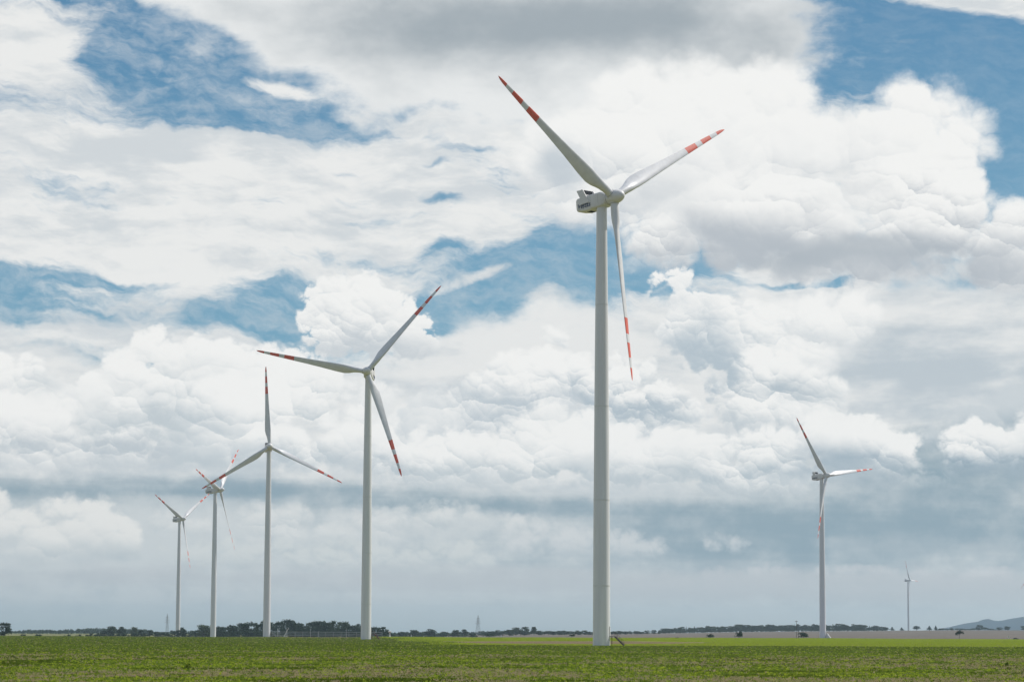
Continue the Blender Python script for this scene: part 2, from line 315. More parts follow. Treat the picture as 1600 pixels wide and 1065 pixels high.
# ------------------------------------------------------------------ helpers
col_main = scene.collection
def tag(o, label=None, cat=None, group=None, kind=None):
    if label: o['label'] = label
    if cat: o['category'] = cat
    if group: o['group'] = group
    if kind: o['kind'] = kind
    return o
def link(name, me, parent=None, loc=(0, 0, 0)):
    o = bpy.data.objects.new(name, me); col_main.objects.link(o); o.location = loc
    if parent: o.parent = parent
    return o
def empty(name, loc, rz=0):
    o = bpy.data.objects.new(name, None); col_main.objects.link(o); o.location = loc; o.rotation_euler = (0, 0, rz); o.empty_display_size = .5
    return o
class MB:
    """collects verts and faces of one mesh"""
    def __init__(s): s.v = []; s.f = []; s.m = []
    def add(s, vs, fs, mi=0):
        n = len(s.v); s.v += [tuple(v) for v in vs]; s.f += [tuple(i + n for i in f) for f in fs]; s.m += [mi] * len(fs)
    def box(s, a, b, mi=0, mat=None):
        vs = [Vector((x, y, z)) for z in (a[2], b[2]) for y in (a[1], b[1]) for x in (a[0], b[0])]
        if mat: vs = [mat @ v for v in vs]
        s.add(vs, [(0, 2, 3, 1), (4, 5, 7, 6), (0, 1, 5, 4), (2, 6, 7, 3), (0, 4, 6, 2), (1, 3, 7, 5)], mi)
    def tube(s, p, q, r0, r1=None, n=8, mi=0, caps=True):
        r1 = r0 if r1 is None else r1; p, q = Vector(p), Vector(q); d = (q - p).normalized()
        a = d.orthogonal().normalized(); b = d.cross(a)
        vs = [c + (a * math.cos(t) + b * math.sin(t)) * r for c, r in ((p, r0), (q, r1)) for t in [2 * math.pi * k / n for k in range(n)]]
        fs = [(k, (k + 1) % n, n + (k + 1) % n, n + k) for k in range(n)]
        if caps: fs += [tuple(range(n))[::-1], tuple(range(n, 2 * n))]
        s.add(vs, fs, mi)
    def lathe(s, prof, n=32, mi=0, mat=None, cap=True):
        """profile (radius, z) turned about z"""
        vs = [Vector((r * math.cos(2 * math.pi * k / n), r * math.sin(2 * math.pi * k / n), z)) for r, z in prof for k in range(n)]
        if mat: vs = [mat @ v for v in vs]
        fs = [(j * n + k, j * n + (k + 1) % n, (j + 1) * n + (k + 1) % n, (j + 1) * n + k) for j in range(len(prof) - 1) for k in range(n)]
        if cap: fs += [tuple(range(n))[::-1], tuple((len(prof) - 1) * n + k for k in range(n))]
        s.add(vs, fs, mi)
    def mesh(s, name, mats, smooth_angle=None):
        me = bpy.data.meshes.new(name); me.from_pydata(s.v, [], s.f)
        for m in mats: me.materials.append(m)
        me.polygons.foreach_set('material_index', s.m)
        if smooth_angle is not None:
            me.polygons.foreach_set('use_smooth', [True] * len(s.f)); me.set_sharp_from_angle(angle=R(smooth_angle))
        me.update(); return me

def material(name, base, rough=.6, spec=.4, var=0.0, vscale=1.0, dark=None, stretch=(1, 1, 1), bump=0.0, metal=0.0, sub=None, coords='Object'):
    m = bpy.data.materials.new(name); m.use_nodes = True; t = m.node_tree; b = t.nodes['Principled BSDF']
    b.inputs['Roughness'].default_value = rough; b.inputs['Specular IOR Level'].default_value = spec; b.inputs['Metallic'].default_value = metal
    b.inputs['Base Color'].default_value = (*base, 1)
    if var or bump:
        tc = t.nodes.new('ShaderNodeTexCoord'); mp = t.nodes.new('ShaderNodeMapping'); mp.inputs[3].default_value = stretch
        no = t.nodes.new('ShaderNodeTexNoise'); no.inputs['Scale'].default_value = vscale; no.inputs['Detail'].default_value = 6; no.inputs['Roughness'].default_value = .65
        t.links.new(tc.outputs[coords], mp.inputs[0]); t.links.new(mp.outputs[0], no.inputs['Vector'])
        if var:
            r = t.nodes.new('ShaderNodeValToRGB'); r.color_ramp.elements[0].position = .3; r.color_ramp.elements[1].position = .7
            d = dark or tuple(c * (1 - var) for c in base)
            r.color_ramp.elements[0].color = (*d, 1); r.color_ramp.elements[1].color = (*base, 1)
            t.links.new(no.outputs[0], r.inputs[0]); t.links.new(r.outputs[0], b.inputs['Base Color'])
        if bump:
            bp = t.nodes.new('ShaderNodeBump'); bp.inputs['Strength'].default_value = bump; bp.inputs['Distance'].default_value = .1
            t.links.new(no.outputs[0], bp.inputs['Height']); t.links.new(bp.outputs[0], b.inputs['Normal'])
    if sub:                                                          # thin leaves let light through
        tr = t.nodes.new('ShaderNodeBsdfTranslucent'); mx = t.nodes.new('ShaderNodeMixShader'); mx.inputs[0].default_value = sub
        src = b.inputs['Base Color']
        if src.links: t.links.new(src.links[0].from_socket, tr.inputs[0])
        else: tr.inputs[0].default_value = (*base, 1)
        out = t.nodes['Material Output']; t.links.new(b.outputs[0], mx.inputs[1]); t.links.new(tr.outputs[0], mx.inputs[2]); t.links.new(mx.outputs[0], out.inputs['Surface'])
    return m
TILT_R = ROLL
cam_rot = cam.rotation_euler.to_matrix()
def ray(px, py):
    """world direction seen at a pixel of the 1600 wide photograph"""
    return cam_rot @ Vector(((px - 800) / 4340.0, -(py - 532.5) / 4340.0, -1.0))
def at(px, py, d):
    v = ray(px, py); return Vector((0, 0, EYE)) + v * (d / v.y)

# ------------------------------------------------------------------ terrain
def sst(x, a, b):
    t = np.clip((x - a) / (b - a), 0, 1); return t * t * (3 - 2 * t)
def ground_z(x, y):
    x = np.asarray(x, float); y = np.asarray(y, float)
    az = x / np.maximum(y, 200.)
    right = sst(az, 0.02, 0.09)
    left = 1 - sst(az, -0.06, 0.03)
    z = right * sst(y, 1750, 4500) * np.clip(.6 + 52 * az, .6, 9.0)
    z = z + (1 - right) * sst(y, 2600, 5200) * 1.2
    z = z - left * sst(y, 1500, 2300) * 4.5
    z = z + sst(y, 350, 900) * (0.10 * np.sin(x / 37.0 + y / 160.0) + 0.06 * np.sin(x / 13.0 + 1.0 + y / 310.0)) * (1 - sst(y, 2500, 4000))
    return z
xs = np.concatenate([-np.geomspace(60, 14000, 90)[::-1], np.linspace(-56, 56, 29), np.geomspace(60, 14000, 90)])
ys = np.concatenate([np.linspace(-3000, 100, 12), np.geomspace(120, 19500, 190)])
GX, GY = np.meshgrid(xs, ys)
GZ = ground_z(GX, GY)
nx, ny = len(xs), len(ys)
me = bpy.data.meshes.new('ground')
verts = np.stack([GX, GY, GZ], -1).reshape(-1, 3)
i = np.arange(nx * ny).reshape(ny, nx)
quads = np.stack([i[:-1, :-1], i[:-1, 1:], i[1:, 1:], i[1:, :-1]], -1).reshape(-1, 4)
me.from_pydata(verts.tolist(), [], quads.tolist()); me.polygons.foreach_set('use_smooth', [True] * len(quads))
ground = link('ground', me); tag(ground, kind='structure', label='flat farmland of young green crop, stubble patches and a tan field beyond')

gm = bpy.data.materials.new('field_soil_and_crop'); gm.use_nodes = True
S.T = gm.node_tree; gb = gm.node_tree.nodes['Principled BSDF']; gb.inputs['Roughness'].default_value = 1.0; gb.inputs['Specular IOR Level'].default_value = 0.0
geo = node('ShaderNodeNewGeometry'); gs = node('ShaderNodeSeparateXYZ'); S.T.links.new(geo.outputs['Position'], gs.inputs[0])
gx, gy = S(gs.outputs[0]), S(gs.outputs[1])
def c4(*c): return (*c, 1)
gaz = S.m('DIVIDE', gx, gy.max(200.0))
n_big = field(gx, gy, 26, 60, 1, detail=6, rough=.6)
n_mid = field(gx, gy, 6, 22, 2, detail=6, rough=.65)
n_fine = field(gx, gy, .8, 2.5, 3, detail=5, rough=.7)
n_wav = field(gx, gy, 45, 400, 4, detail=4, rough=.55)
near_green = cmix(smooth(n_mid, .3, .7), c4(.190, .185, .075), c4(.150, .150, .060))
near_green = cmix(smooth(n_fine, .45, .8), near_green, c4(.21, .22, .09))
soil = cmix(smooth(n_fine, .3, .7), c4(.12, .08, .05), c4(.27, .20, .115))
soilmask = smooth(n_big * .7 + n_mid * .5, .55, .70)
soilmask = soilmask * lin(gy, 330, 480, 1, .15)
g = cmix(soilmask, near_green, soil)
bright = cmix(smooth(n_big, .3, .7), c4(.210, .225, .055), c4(.180, .190, .050))
b1 = smooth(gy + (n_wav - .5) * 160, 640, 670) * smooth(gaz, -.035, -.012)
g = cmix(b1, g, bright)
b2 = smooth(gy + (n_wav - .5) * 200, 900, 1050) * smooth(gaz, -.06, -.03)
g = cmix(b2, g, bright)
brown = cmix(smooth(n_mid, .3, .7), c4(.20, .145, .10), c4(.15, .13, .06))
patch = spots((gx, gy), [(15, 860, 40, 130, 0, 1.0), (-88, 1600, 42, 240, 0, 1.3), (-60, 1500, 30, 90, 0, .7), (30, 820, 34, 30, 0, .6)])
g = cmix(smooth(patch + (n_mid - .5) * .7 + (n_big - .5) * .5, .35, .62), g, brown)
tan = cmix(smooth(field(gx, gy, 40, 90, 6, detail=5), .3, .7), c4(.175, .150, .125), c4(.145, .130, .115))
b3 = smooth(gy + (n_wav - .5) * 60, 1600, 1630) * smooth(gaz, -.052, -.03)
g = cmix(b3, g, tan)
far = smooth(gy, 5200, 7000)
g = cmix(far, g, c4(.07, .10, .05))
S.T.links.new(g.s, gb.inputs['Base Color'])
bmp = node('ShaderNodeBump'); bmp.inputs['Strength'].default_value = .6; bmp.inputs['Distance'].default_value = .12
S.T.links.new(n_fine.s, bmp.inputs['Height']); S.T.links.new(bmp.outputs[0], gb.inputs['Normal'])
me.materials.append(gm)

# distant wooded hills
hx = np.linspace(1380, 2500, 120)
prof = np.interp(hx, [1380, 1450, 1480, 1505, 1520, 1535, 1550, 1563, 1580, 1600, 1680, 1800, 2000, 2300, 2500],
                 [0, 0, 8, 14, 16.5, 22, 19, 18, 21, 24.5, 34, 30, 44, 20, 0])
rg = np.random.default_rng(5)
prof = prof + np.convolve(rg.normal(0, .6, len(hx)), np.ones(3) / 3, 'same') * (prof > 2)
HD = 15500.
rows = [(-1200, 0), (-700, .55), (-300, .86), (0, 1.0), (500, .8), (1500, 0)]
hv = []
for j, (dy_, k) in enumerate(rows):
    for a_, p_ in zip(hx, prof):
        X_ = (a_ - 800) / 4340 * (HD + dy_)
        hv.append((X_, HD + dy_ + 90 * math.sin(a_ / 17.0 + j), max(p_, 0) * 1.06 * k * HD / 4340 + (8 if k else -2)))
nhx = len(hx)
hf = [(j * nhx + q, j * nhx + q + 1, (j + 1) * nhx + q + 1, (j + 1) * nhx + q) for j in range(len(rows) - 1) for q in range(nhx - 1)]
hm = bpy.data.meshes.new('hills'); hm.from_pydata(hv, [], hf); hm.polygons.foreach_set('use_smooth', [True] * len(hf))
hm.materials.append(material('wooded_hill_haze_blue', (.006, .028, .062), .95, .05, var=.4, vscale=.004, coords='Object'))  # blue of the hazy distance put into the hill's own colour
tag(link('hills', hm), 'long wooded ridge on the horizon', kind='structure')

# ------------------------------------------------------------------ materials
PAINT = material('white_tower_paint', (.76, .755, .755), .42, .45, var=.07, vscale=.9, stretch=(1, 1, .05), dark=(.67, .665, .665))
JOINT = material('tower_joint_paint', (.69, .69, .69), .5, .4)
BLADE = material('white_blade_coat', (.74, .73, .725), .40, .45, var=.06, vscale=.4, dark=(.61, .60, .60))
RED = material('signal_red_band', (.78, .13, .075), .4, .4, var=.15, vscale=.8)
SHELL = material('nacelle_shell', (.74, .715, .70), .45, .4, var=.08, vscale=.9, dark=(.66, .64, .62))
DARK = material('dark_grille', (.018, .021, .026), .8, .1, var=.4, vscale=8)
NAVY = material('navy_lettering', (.015, .035, .11), .5, .3)
SEAM = material('panel_seam', (.20, .20, .20), .6, .3)
STEEL = material('galvanised_steel', (.28, .29, .29), .5, .5, var=.3, vscale=3)
BROWN = material('weathered_brown_steel', (.10, .085, .075), .7, .3, var=.4, vscale=4)
RUST = material('rust_red_steel', (.19, .085, .07), .7, .3, var=.3, vscale=4)
WHITE_STAIR = material('white_painted_steps', (.72, .70, .66), .6, .3, var=.1, vscale=2)
CONC = material('concrete', (.34, .33, .31), .9, .2, var=.25, vscale=1.5)

# ------------------------------------------------------------------ turbine meshes
HUB_Z = 105.0; OVER = 4.0; TILT = R(6.2); CONE = R(2.3); RAD = 45.2
def tower_mesh():
    b = MB(); segs = [0, 14, 34, 56, 80, 103.25]
    rad = lambda z: np.interp(z, [-6, 0, 30, 70, 103.25], [2.06, 2.05, 1.93, 1.62, 1.24])
    prof = [(rad(-6), -6)]
    for k in range(len(segs) - 1):
        z0, z1 = segs[k], segs[k + 1]
        for z in np.linspace(z0, z1, 6): prof.append((rad(z), z))
        if k < len(segs) - 2: prof += [(rad(z1) + .022, z1 + .01), (rad(z1) + .022, z1 + .16), (rad(z1), z1 + .17)]
    b.lathe(prof, 48)
    for z in segs[1:-1]: b.lathe([(rad(z) + .004, z - .35), (rad(z) + .026, z - .30), (rad(z) + .026, z - .02), (rad(z) + .004, z)], 48, 1, cap=False)
    b.lathe([(1.36, 102.9), (1.40, 103.0), (1.40, 103.5), (1.3, 103.6)], 40)
    return b.mesh('tower', [PAINT, JOINT], 40)
def blade_mesh():
    """root at the origin, tip along +z, leading edge +x, upwind side +y"""
    R0 = 1.3; st = np.concatenate([np.linspace(R0, 4, 5), np.linspace(5, 14, 10), np.linspace(16, RAD - 2, 14)])
    bands = [(.658, .746), (.794, .875), (.93, 1.01)]
    st = sorted(set(list(st.round(3)) + [round(RAD * x, 3) for ab in bands for x in ab if x < 1] + [RAD - 1.2, RAD - .6, RAD - .2, RAD]))
    NP = 20; vs = []; rs = []
    for r in st:
        chord = np.interp(r, [1.3, 3, 5, 7, 9, 12, 18, 25, 32, 39, 43, 44.3, 44.9, RAD], [1.95, 1.95, 2.3, 3.05, 3.5, 3.35, 2.65, 2.05, 1.6, 1.15, .85, .6, .36, .05])
        tw = R(np.interp(r, [1.3, 6, 10, 18, 30, 45], [17, 16, 12.5, 6.5, 2, 0]) + 15)
        th = np.interp(r, [1.3, 3, 5, 7, 9, 13, 20, 45], [1, 1, .78, .5, .36, .27, .21, .16]); rnd = np.interp(r, [1.3, 3, 7.5], [1, 1, 0])
        pre = -.0006 * (r - 1.3) ** 2
        for k in range(NP):
            t = 2 * math.pi * k / NP
            cx, cy = .5 * math.cos(t), .5 * math.sin(t)                       # circle
            xc = .5 * (1 + math.cos(t)); u = 1 - xc                            # 0 at nose
            yt = 5 * th * (.2969 * math.sqrt(max(u, 0)) - .126 * u - .3516 * u * u + .2843 * u ** 3 - .1015 * u ** 4)
            yy = yt * (1 if math.sin(t) >= 0 else -1) * (1.0 if math.sin(t) < 0 else .75)
            ax, ay = (xc - .68), yy
            x = (cx * rnd + ax * (1 - rnd)) * chord; y = (cy * rnd + ay * (1 - rnd)) * chord
            vs.append((x * math.cos(tw) - y * math.sin(tw), x * math.sin(tw) + y * math.cos(tw) - pre * .6, r)); 
        rs.append(r)
    b = MB()
    n = len(st); b.v = vs
    for j in range(n - 1):
        mid = (rs[j] + rs[j + 1]) / 2 / RAD; mi = 1 if any(a < mid < c for a, c in bands) else 0
        for k in range(NP): b.f.append((j * NP + k, j * NP + (k + 1) % NP, (j + 1) * NP + (k + 1) % NP, (j + 1) * NP + k)); b.m.append(mi)
    b.f.append(tuple((n - 1) * NP + k for k in range(NP))); b.m.append(1); b.f.append(tuple(range(NP))[::-1]); b.m.append(0)
    return b.mesh('blade', [BLADE, RED], 50)
def hub_mesh():
    """axis along +x, centre of the rotor at the origin"""
    b = MB(); M = Matrix.Rotation(R(90), 4, 'Y')
    b.lathe([(1.30, -1.75), (1.62, -1.70), (1.72, -1.5), (1.75, -.6), (1.74, .4), (1.62, 1.2), (1.40, 2.0), (1.05, 2.65), (.6, 3.08), (.2, 3.24), (.02, 3.26)], 40, 0, M)
    b.lathe([(1.745, -1.28), (1.775, -1.27), (1.775, -1.20), (1.745, -1.19)], 40, 1, M, cap=False)
    for k in range(3):                                              # blade root collars
        a = 2 * math.pi * k / 3; Rm = Matrix.Rotation(a, 4, 'X')
        b.lathe([(1.12, .9), (1.12, 1.62), (1.04, 1.72), (.98, 1.78)], 28, 0, Rm, cap=False)
        b.lathe([(1.13, 1.60), (1.15, 1.61), (1.15, 1.66), (1.10, 1.67)], 28, 1, Rm, cap=False)
    return b.mesh('hub', [SHELL, SEAM], 45)
def nacelle_mesh():
    """axis +x towards the hub, z up, origin at the tower axis on hub height"""
    b = MB()
    def ring(x, hw, zt, zb, rt, rb, n=5):
        pts = []
        for cx, cz, r, a0 in ((hw - rt, zt - rt, rt, 0), (-hw + rt, zt - rt, rt, 90), (-hw + rb, zb + rb, rb, 180), (hw - rb, zb + rb, rb, 270)):
            for k in range(n): a = R(a0 + 90 * k / (n - 1)); pts.append((x, cx + r * math.cos(a), cz + r * math.sin(a)))
        return pts
    secs = [(-8.75, .75, .75, -.95, .5, .5), (-8.62, 1.2, 1.2, -1.2, .6, .6), (-8.2, 1.55, 1.55, -1.42, .5, .6), (-7.6, 1.70, 1.72, -1.6, .35, .6), (-5.6, 1.72, 1.75, -1.92, .3, .55),
            (-3.0, 1.72, 1.78, -1.92, .3, .5), (-2.6, 1.72, 1.78, -1.75, .3, .4), (.8, 1.72, 1.78, -1.68, .35, .4), (1.45, 1.60, 1.6, -1.5, .6, .6), (1.80, 1.35, 1.32, -1.3, .8, .8)]
    vs = []
    for s_ in secs: vs += ring(s_[0] * (.86 if s_[0] < 0 else 1.2), *s_[1:])
    n = 20; fs = [(j * n + k, j * n + (k + 1) % n, (j + 1) * n + (k + 1) % n, (j + 1) * n + k) for j in range(len(secs) - 1) for k in range(n)]
    fs += [tuple(range(n))[::-1], tuple((len(secs) - 1) * n + k for k in range(n))]
    b.add(vs, fs, 0)
    for x in (-4.7, -2.2, .3):                                       # shell seams and ribs
        b.box((x, -1.735, -1.3), (x + .035, 1.735, 1.3), 1)
    b.box((-4.2, -.9, -1.98), (-2.9, .9, -1.90), 2)                   # underside hatch
    b.box((-6.3, -1.735, -1.17), (-2.5, 1.735, -1.13), 1)
    b.tube((1.9, 0, 0), (2.45, 0, 0), 1.2, 1.2, 24, 2)
    b.box((-1.6, -.55, 1.77), (-.6, .55, 1.95), 0)                    # roof hatch
    return b.mesh('nacelle', [SHELL, SEAM, DARK], 40)
def fin_mesh():
    """side plate of the roof cooler, standing on the nacelle and leaning back"""
    b = MB(); pts = [(-5.9, -.15), (-2.5, .05), (-4.2, 3.45), (-6.35, 3.55), (-6.05, 2.9), (-5.3, 1.3)]
    t = .06; vs = [(x, -t, z) for x, z in pts] + [(x, t, z) for x, z in pts]; n = len(pts)
    b.add(vs, [tuple(range(n)), tuple(range(n, 2 * n))[::-1]] + [(k, n + k, n + (k + 1) % n, (k + 1) % n) for k in range(n)])
    b.box((-5.8, -.075, -.17), (-2.7, .075, -.12), 1)
    return b.mesh('cooler_fin', [SHELL, SEAM])
def radiator_mesh():
    b = MB(); M = Matrix.Translation((-4.1, 0, 1.70)) @ Matrix.Rotation(R(-24), 4, 'Y')
    b.box((-.16, -1.62, .55), (.16, 1.62, 1.88), 0, M)
    b.box((-.22, -1.72, 1.88), (.24, 1.72, 2.02), 1, M)
    b.box((-.2, -1.7, .42), (.2, 1.7, .55), 1, M)
    for y in np.linspace(-1.5, 1.5, 9): b.box((.16, y - .02, .56), (.19, y + .02, 1.87), 0, M)
    for y in (-1.0, 0, 1.0): b.tube(M @ Vector((0, y, .3)), (-4.3, y, 1.7), .06, None, 6, 1)
    return b.mesh('radiator', [DARK, STEEL])
def mast_mesh():
    b = MB(); b.tube((0, 0, 0), (0, 0, 1.2), .035, .03, 6); b.tube((-.25, 0, 1.0), (.25, 0, 1.0), .02, None, 6)
    b.lathe([(.02, 1.18), (.11, 1.22), (.13, 1.36), (.10, 1.46), (.02, 1.5)], 10, 0)
    return b.mesh('wind_sensor', [BROWN], 40)
def text_mesh(body, size, mat, shear=.3, offset=.022):
    cu = bpy.data.curves.new('lettering', 'FONT'); cu.body = body; cu.size = size; cu.shear = shear; cu.offset = offset; cu.extrude = .012
    cu.align_x = 'CENTER'; cu.space_character = 1.02; cu.resolution_u = 4
    o = bpy.data.objects.new('lettering', cu); col_main.objects.link(o)
    dg = bpy.context.evaluated_depsgraph_get(); me = bpy.data.meshes.new_from_object(o.evaluated_get(dg)); bpy.data.objects.remove(o)
    me.name = 'lettering'; me.materials.clear(); me.materials.append(mat); return me
def stair_mesh(mats, h=2.2, plat=1.25, run=2.2, covered=False):
    b = MB(); w = .55
    b.box((0, -w, h - .08), (plat, w, h))
    n = 11
    for k in range(n):
        x = plat + run * (k + .5) / n; z = h * (1 - (k + 1) / (n + 1)); b.box((x - .14, -w, z - .04), (x + .14, w, z))
    for s_ in (-w, w):
        b.tube((plat, s_, h - .1), (plat + run, s_, .02), .17, None, 6)
        b.tube((plat, s_, h + .95), (plat + run, s_, 1.0), .02, None, 6); b.tube((plat, s_, h + .5), (plat + run, s_, .5), .015, None, 6)
        for k in range(5): x = plat + run * k / 4; z = h * (1 - k / 4); b.tube((x, s_, z), (x, s_, z + .97), .018, None, 6)
        b.tube((0, s_, h + .95), (plat, s_, h + .95), .02, None, 6); b.tube((plat * .4, s_, 0), (plat * .4, s_, h), .05, None, 6)
        if covered: b.add([(plat * .3, s_ * 1.1, 0), (plat + run, s_ * 1.1, 0), (plat, s_ * 1.1, h + .9), (plat * .3, s_ * 1.1, h + .9)], [(0, 1, 2, 3)])
    if covered: b.add([(plat, -w * 1.1, h + .9), (plat, w * 1.1, h + .9), (plat + run, w * 1.1, 0), (plat + run, -w * 1.1, 0)], [(0, 1, 2, 3)])
    return b.mesh('access_stairs', mats)
def door_mesh():
    b = MB(); b.box((-.06, -.48, 0), (.06, .48, 2.2), 0); b.box((.06, -.40, .08), (.075, .40, 2.1), 1); return b.mesh('door', [SEAM, PAINT])
M_TOWER, M_BLADE, M_HUB, M_NAC, M_FIN, M_RADI, M_MAST = tower_mesh(), blade_mesh(), hub_mesh(), nacelle_mesh(), fin_mesh(), radiator_mesh(), mast_mesh()
M_TEXT = text_mesh('Vestas', 1.62, NAVY); M_DOOR = door_mesh()
STAIRS = {k: stair_mesh([m], covered=(k == 'white')) for k, m in (('brown', BROWN), ('rust', RUST), ('grey', STEEL), ('white', WHITE_STAIR))}

def turbine(label, x, y, psi, theta, stairs=None, zoff=0.0, stair_az=0.0, full=True, hub_z=HUB_Z):
    """psi: how far the rotor faces right of the camera; theta: angle of one blade clockwise from the top"""
    root = empty('wind_turbine', (x, y, zoff))
    tag(root, label, 'wind turbine', 'white wind turbines with red banded blades')
    tw_ = link('tower', M_TOWER, root); tw_.scale.z = (hub_z - zoff - 1.45) / 103.6
    psi = R(psi); th0 = R(theta)
    n = Vector((math.sin(psi) * math.cos(TILT), -math.cos(psi) * math.cos(TILT), math.sin(TILT)))
    h = Vector((math.cos(psi), math.sin(psi), 0)); v = h.cross(n)
    if v.z < 0: v = -v
    hub = Vector((0, 0, hub_z - zoff)) + Vector((math.sin(psi), -math.cos(psi), 0)) * OVER
    left = v.cross(n)                                                # y axis of a frame (n, left, v)
    def frame(xa, ya, za, loc): return Matrix(((xa.x, ya.x, za.x, loc.x), (xa.y, ya.y, za.y, loc.y), (xa.z, ya.z, za.z, loc.z), (0, 0, 0, 1)))
    F = frame(n, left, v, hub)
    u = v * math.cos(th0) + h * math.sin(th0)
    sidev = u.cross(n)
    hb = link('hub', M_HUB, root); hb.matrix_local = frame(n, sidev, u, hub)
    for k in range(3):
        t = th0 + 2 * math.pi * k / 3
        rad = (h * math.sin(t) + v * math.cos(t)) * math.cos(CONE) + n * math.sin(CONE)
        lead = (h * math.cos(t) - v * math.sin(t))
        up = rad.cross(lead)
        if up.dot(n) < 0: up = -up
        bl = link('blade', M_BLADE, root); bl.matrix_local = frame(lead, up, rad, hub)
    na = link('nacelle', M_NAC, root); na.matrix_local = frame(n, left, v, hub - n * OVER)
    for s_ in (-1, 1):
        fi = link('cooler_fin', M_FIN, na, (0, s_ * 1.80, 0))
    link('radiator', M_RADI, na)
    link('wind_sensor', M_MAST, na, (-6.2, .9, 1.7)); link('wind_sensor', M_MAST, na, (-6.2, -.9, 1.7))
    if full:
        te = link('lettering', M_TEXT, na, (-4.45, -1.755, -.95)); te.rotation_euler = (R(90), 0, 0)
        te = link('lettering', M_TEXT, na, (-4.45, 1.755, -.95)); te.rotation_euler = (R(90), 0, R(180))
    if stairs:
        st = link('access_stairs', STAIRS[stairs], root); st.rotation_euler = (0, 0, stair_az)
        st.location = (1.95 * math.cos(stair_az), 1.95 * math.sin(stair_az), -zoff * 0)
        do = link('door', M_DOOR, root); do.rotation_euler = (0, 0, stair_az); do.location = (2.0 * math.cos(stair_az), 2.0 * math.sin(stair_az), 2.2)
    return root

turbine('largest and nearest turbine, with lettering on its nacelle and brown steps at its foot', 21.4, 659.5, 44.2, -58.2, 'brown', stair_az=R(-12), hub_z=106.4)
turbine('second largest turbine, its spinner facing the viewer, one blade pointing left and one down right', -57.3, 1104.5, -4.9, -79.4, 'rust', stair_az=R(10), hub_z=105.8)
turbine('turbine facing the viewer with one blade pointing straight up, third from the left', -135.7, 1551.7, 10.3, -3.1, 'grey', stair_az=R(0), hub_z=105.4, zoff=float(ground_z(-135, 1552)))
turbine('side-turned turbine second from the left, overlapped by a blade tip of its taller neighbour', -215.4, 2020.4, 70.7, -73.9, None, zoff=float(ground_z(-215, 2020)))
turbine('smallest of the left-hand row of turbines, furthest left in the picture', -302.2, 2533.9, 57.1, -63.0, None, zoff=float(ground_z(-302, 2534)), hub_z=104.3)
turbine('lone turbine on the right beside a round bush, with white covered steps at its foot', 200.2, 1792.5, 43.6, -37.3, 'white', stair_az=R(-25), hub_z=104.1, zoff=float(ground_z(200, 1792)))
p = at(1421, 906, 5800); turbine('tiny pale turbine far off beyond the tan field near the right edge', p.x - 3, 5800, 62, -28, None, hub_z=p.z, zoff=float(ground_z(p.x, 5800)), full=False)
p = at(1610, 896, 5700); turbine('far turbine cut off by the right edge, only one blade in the picture', p.x, 5700, 25, -134, None, hub_z=p.z, zoff=float(ground_z(p.x, 5700)), full=False)

# ------------------------------------------------------------------ vegetation
LEAF = [material('foliage_' + n_, c_,   .8, .15, var=.45, vscale=.25, sub=.25) for n_, c_ in (('deep', (.036, .066, .034)), ('mid', (.060, .095, .046)), ('pale', (.095, .130, .060)))]
BARK = material('bark', (.07, .055, .045), .9, .1, var=.3, vscale=3)
def leaf_cloud(rng, lobes, count, size):
    """many small leaf-sized faces spread over the lobes of a crown"""
    w = np.array([l[3] * l[4] for l in lobes]); w = w / w.sum(); idx = rng.choice(len(lobes), count, p=w)
    L = np.array(lobes)[idx]; d = rng.normal(size=(count, 3)); d /= np.linalg.norm(d, axis=1)[:, None]; d[:, 2] = np.where(d[:, 2] < -.35, -d[:, 2] * .5, d[:, 2])
    rr = rng.uniform(.35, 1.06, count) ** .6
    c = L[:, :3] + d * rr[:, None] * np.stack([L[:, 3], L[:, 3], L[:, 4]], 1)
    nrm = d + rng.normal(0, .55, (count, 3)); nrm /= np.linalg.norm(nrm, axis=1)[:, None]
    a = np.cross(nrm, rng.normal(size=(count, 3))); a /= np.linalg.norm(a, axis=1)[:, None]; b = np.cross(nrm, a)
    s = size * rng.uniform(.6, 1.3, count)[:, None]; e = rng.uniform(.6, 1.0, count)[:, None]
    q = np.stack([c - a * s - b * s * e * .5, c + a * s * .3 - b * s * e, c + a * s + b * s * e * .4, c - a * s * .2 + b * s * e], 1)
    return q.reshape(-1, 3)
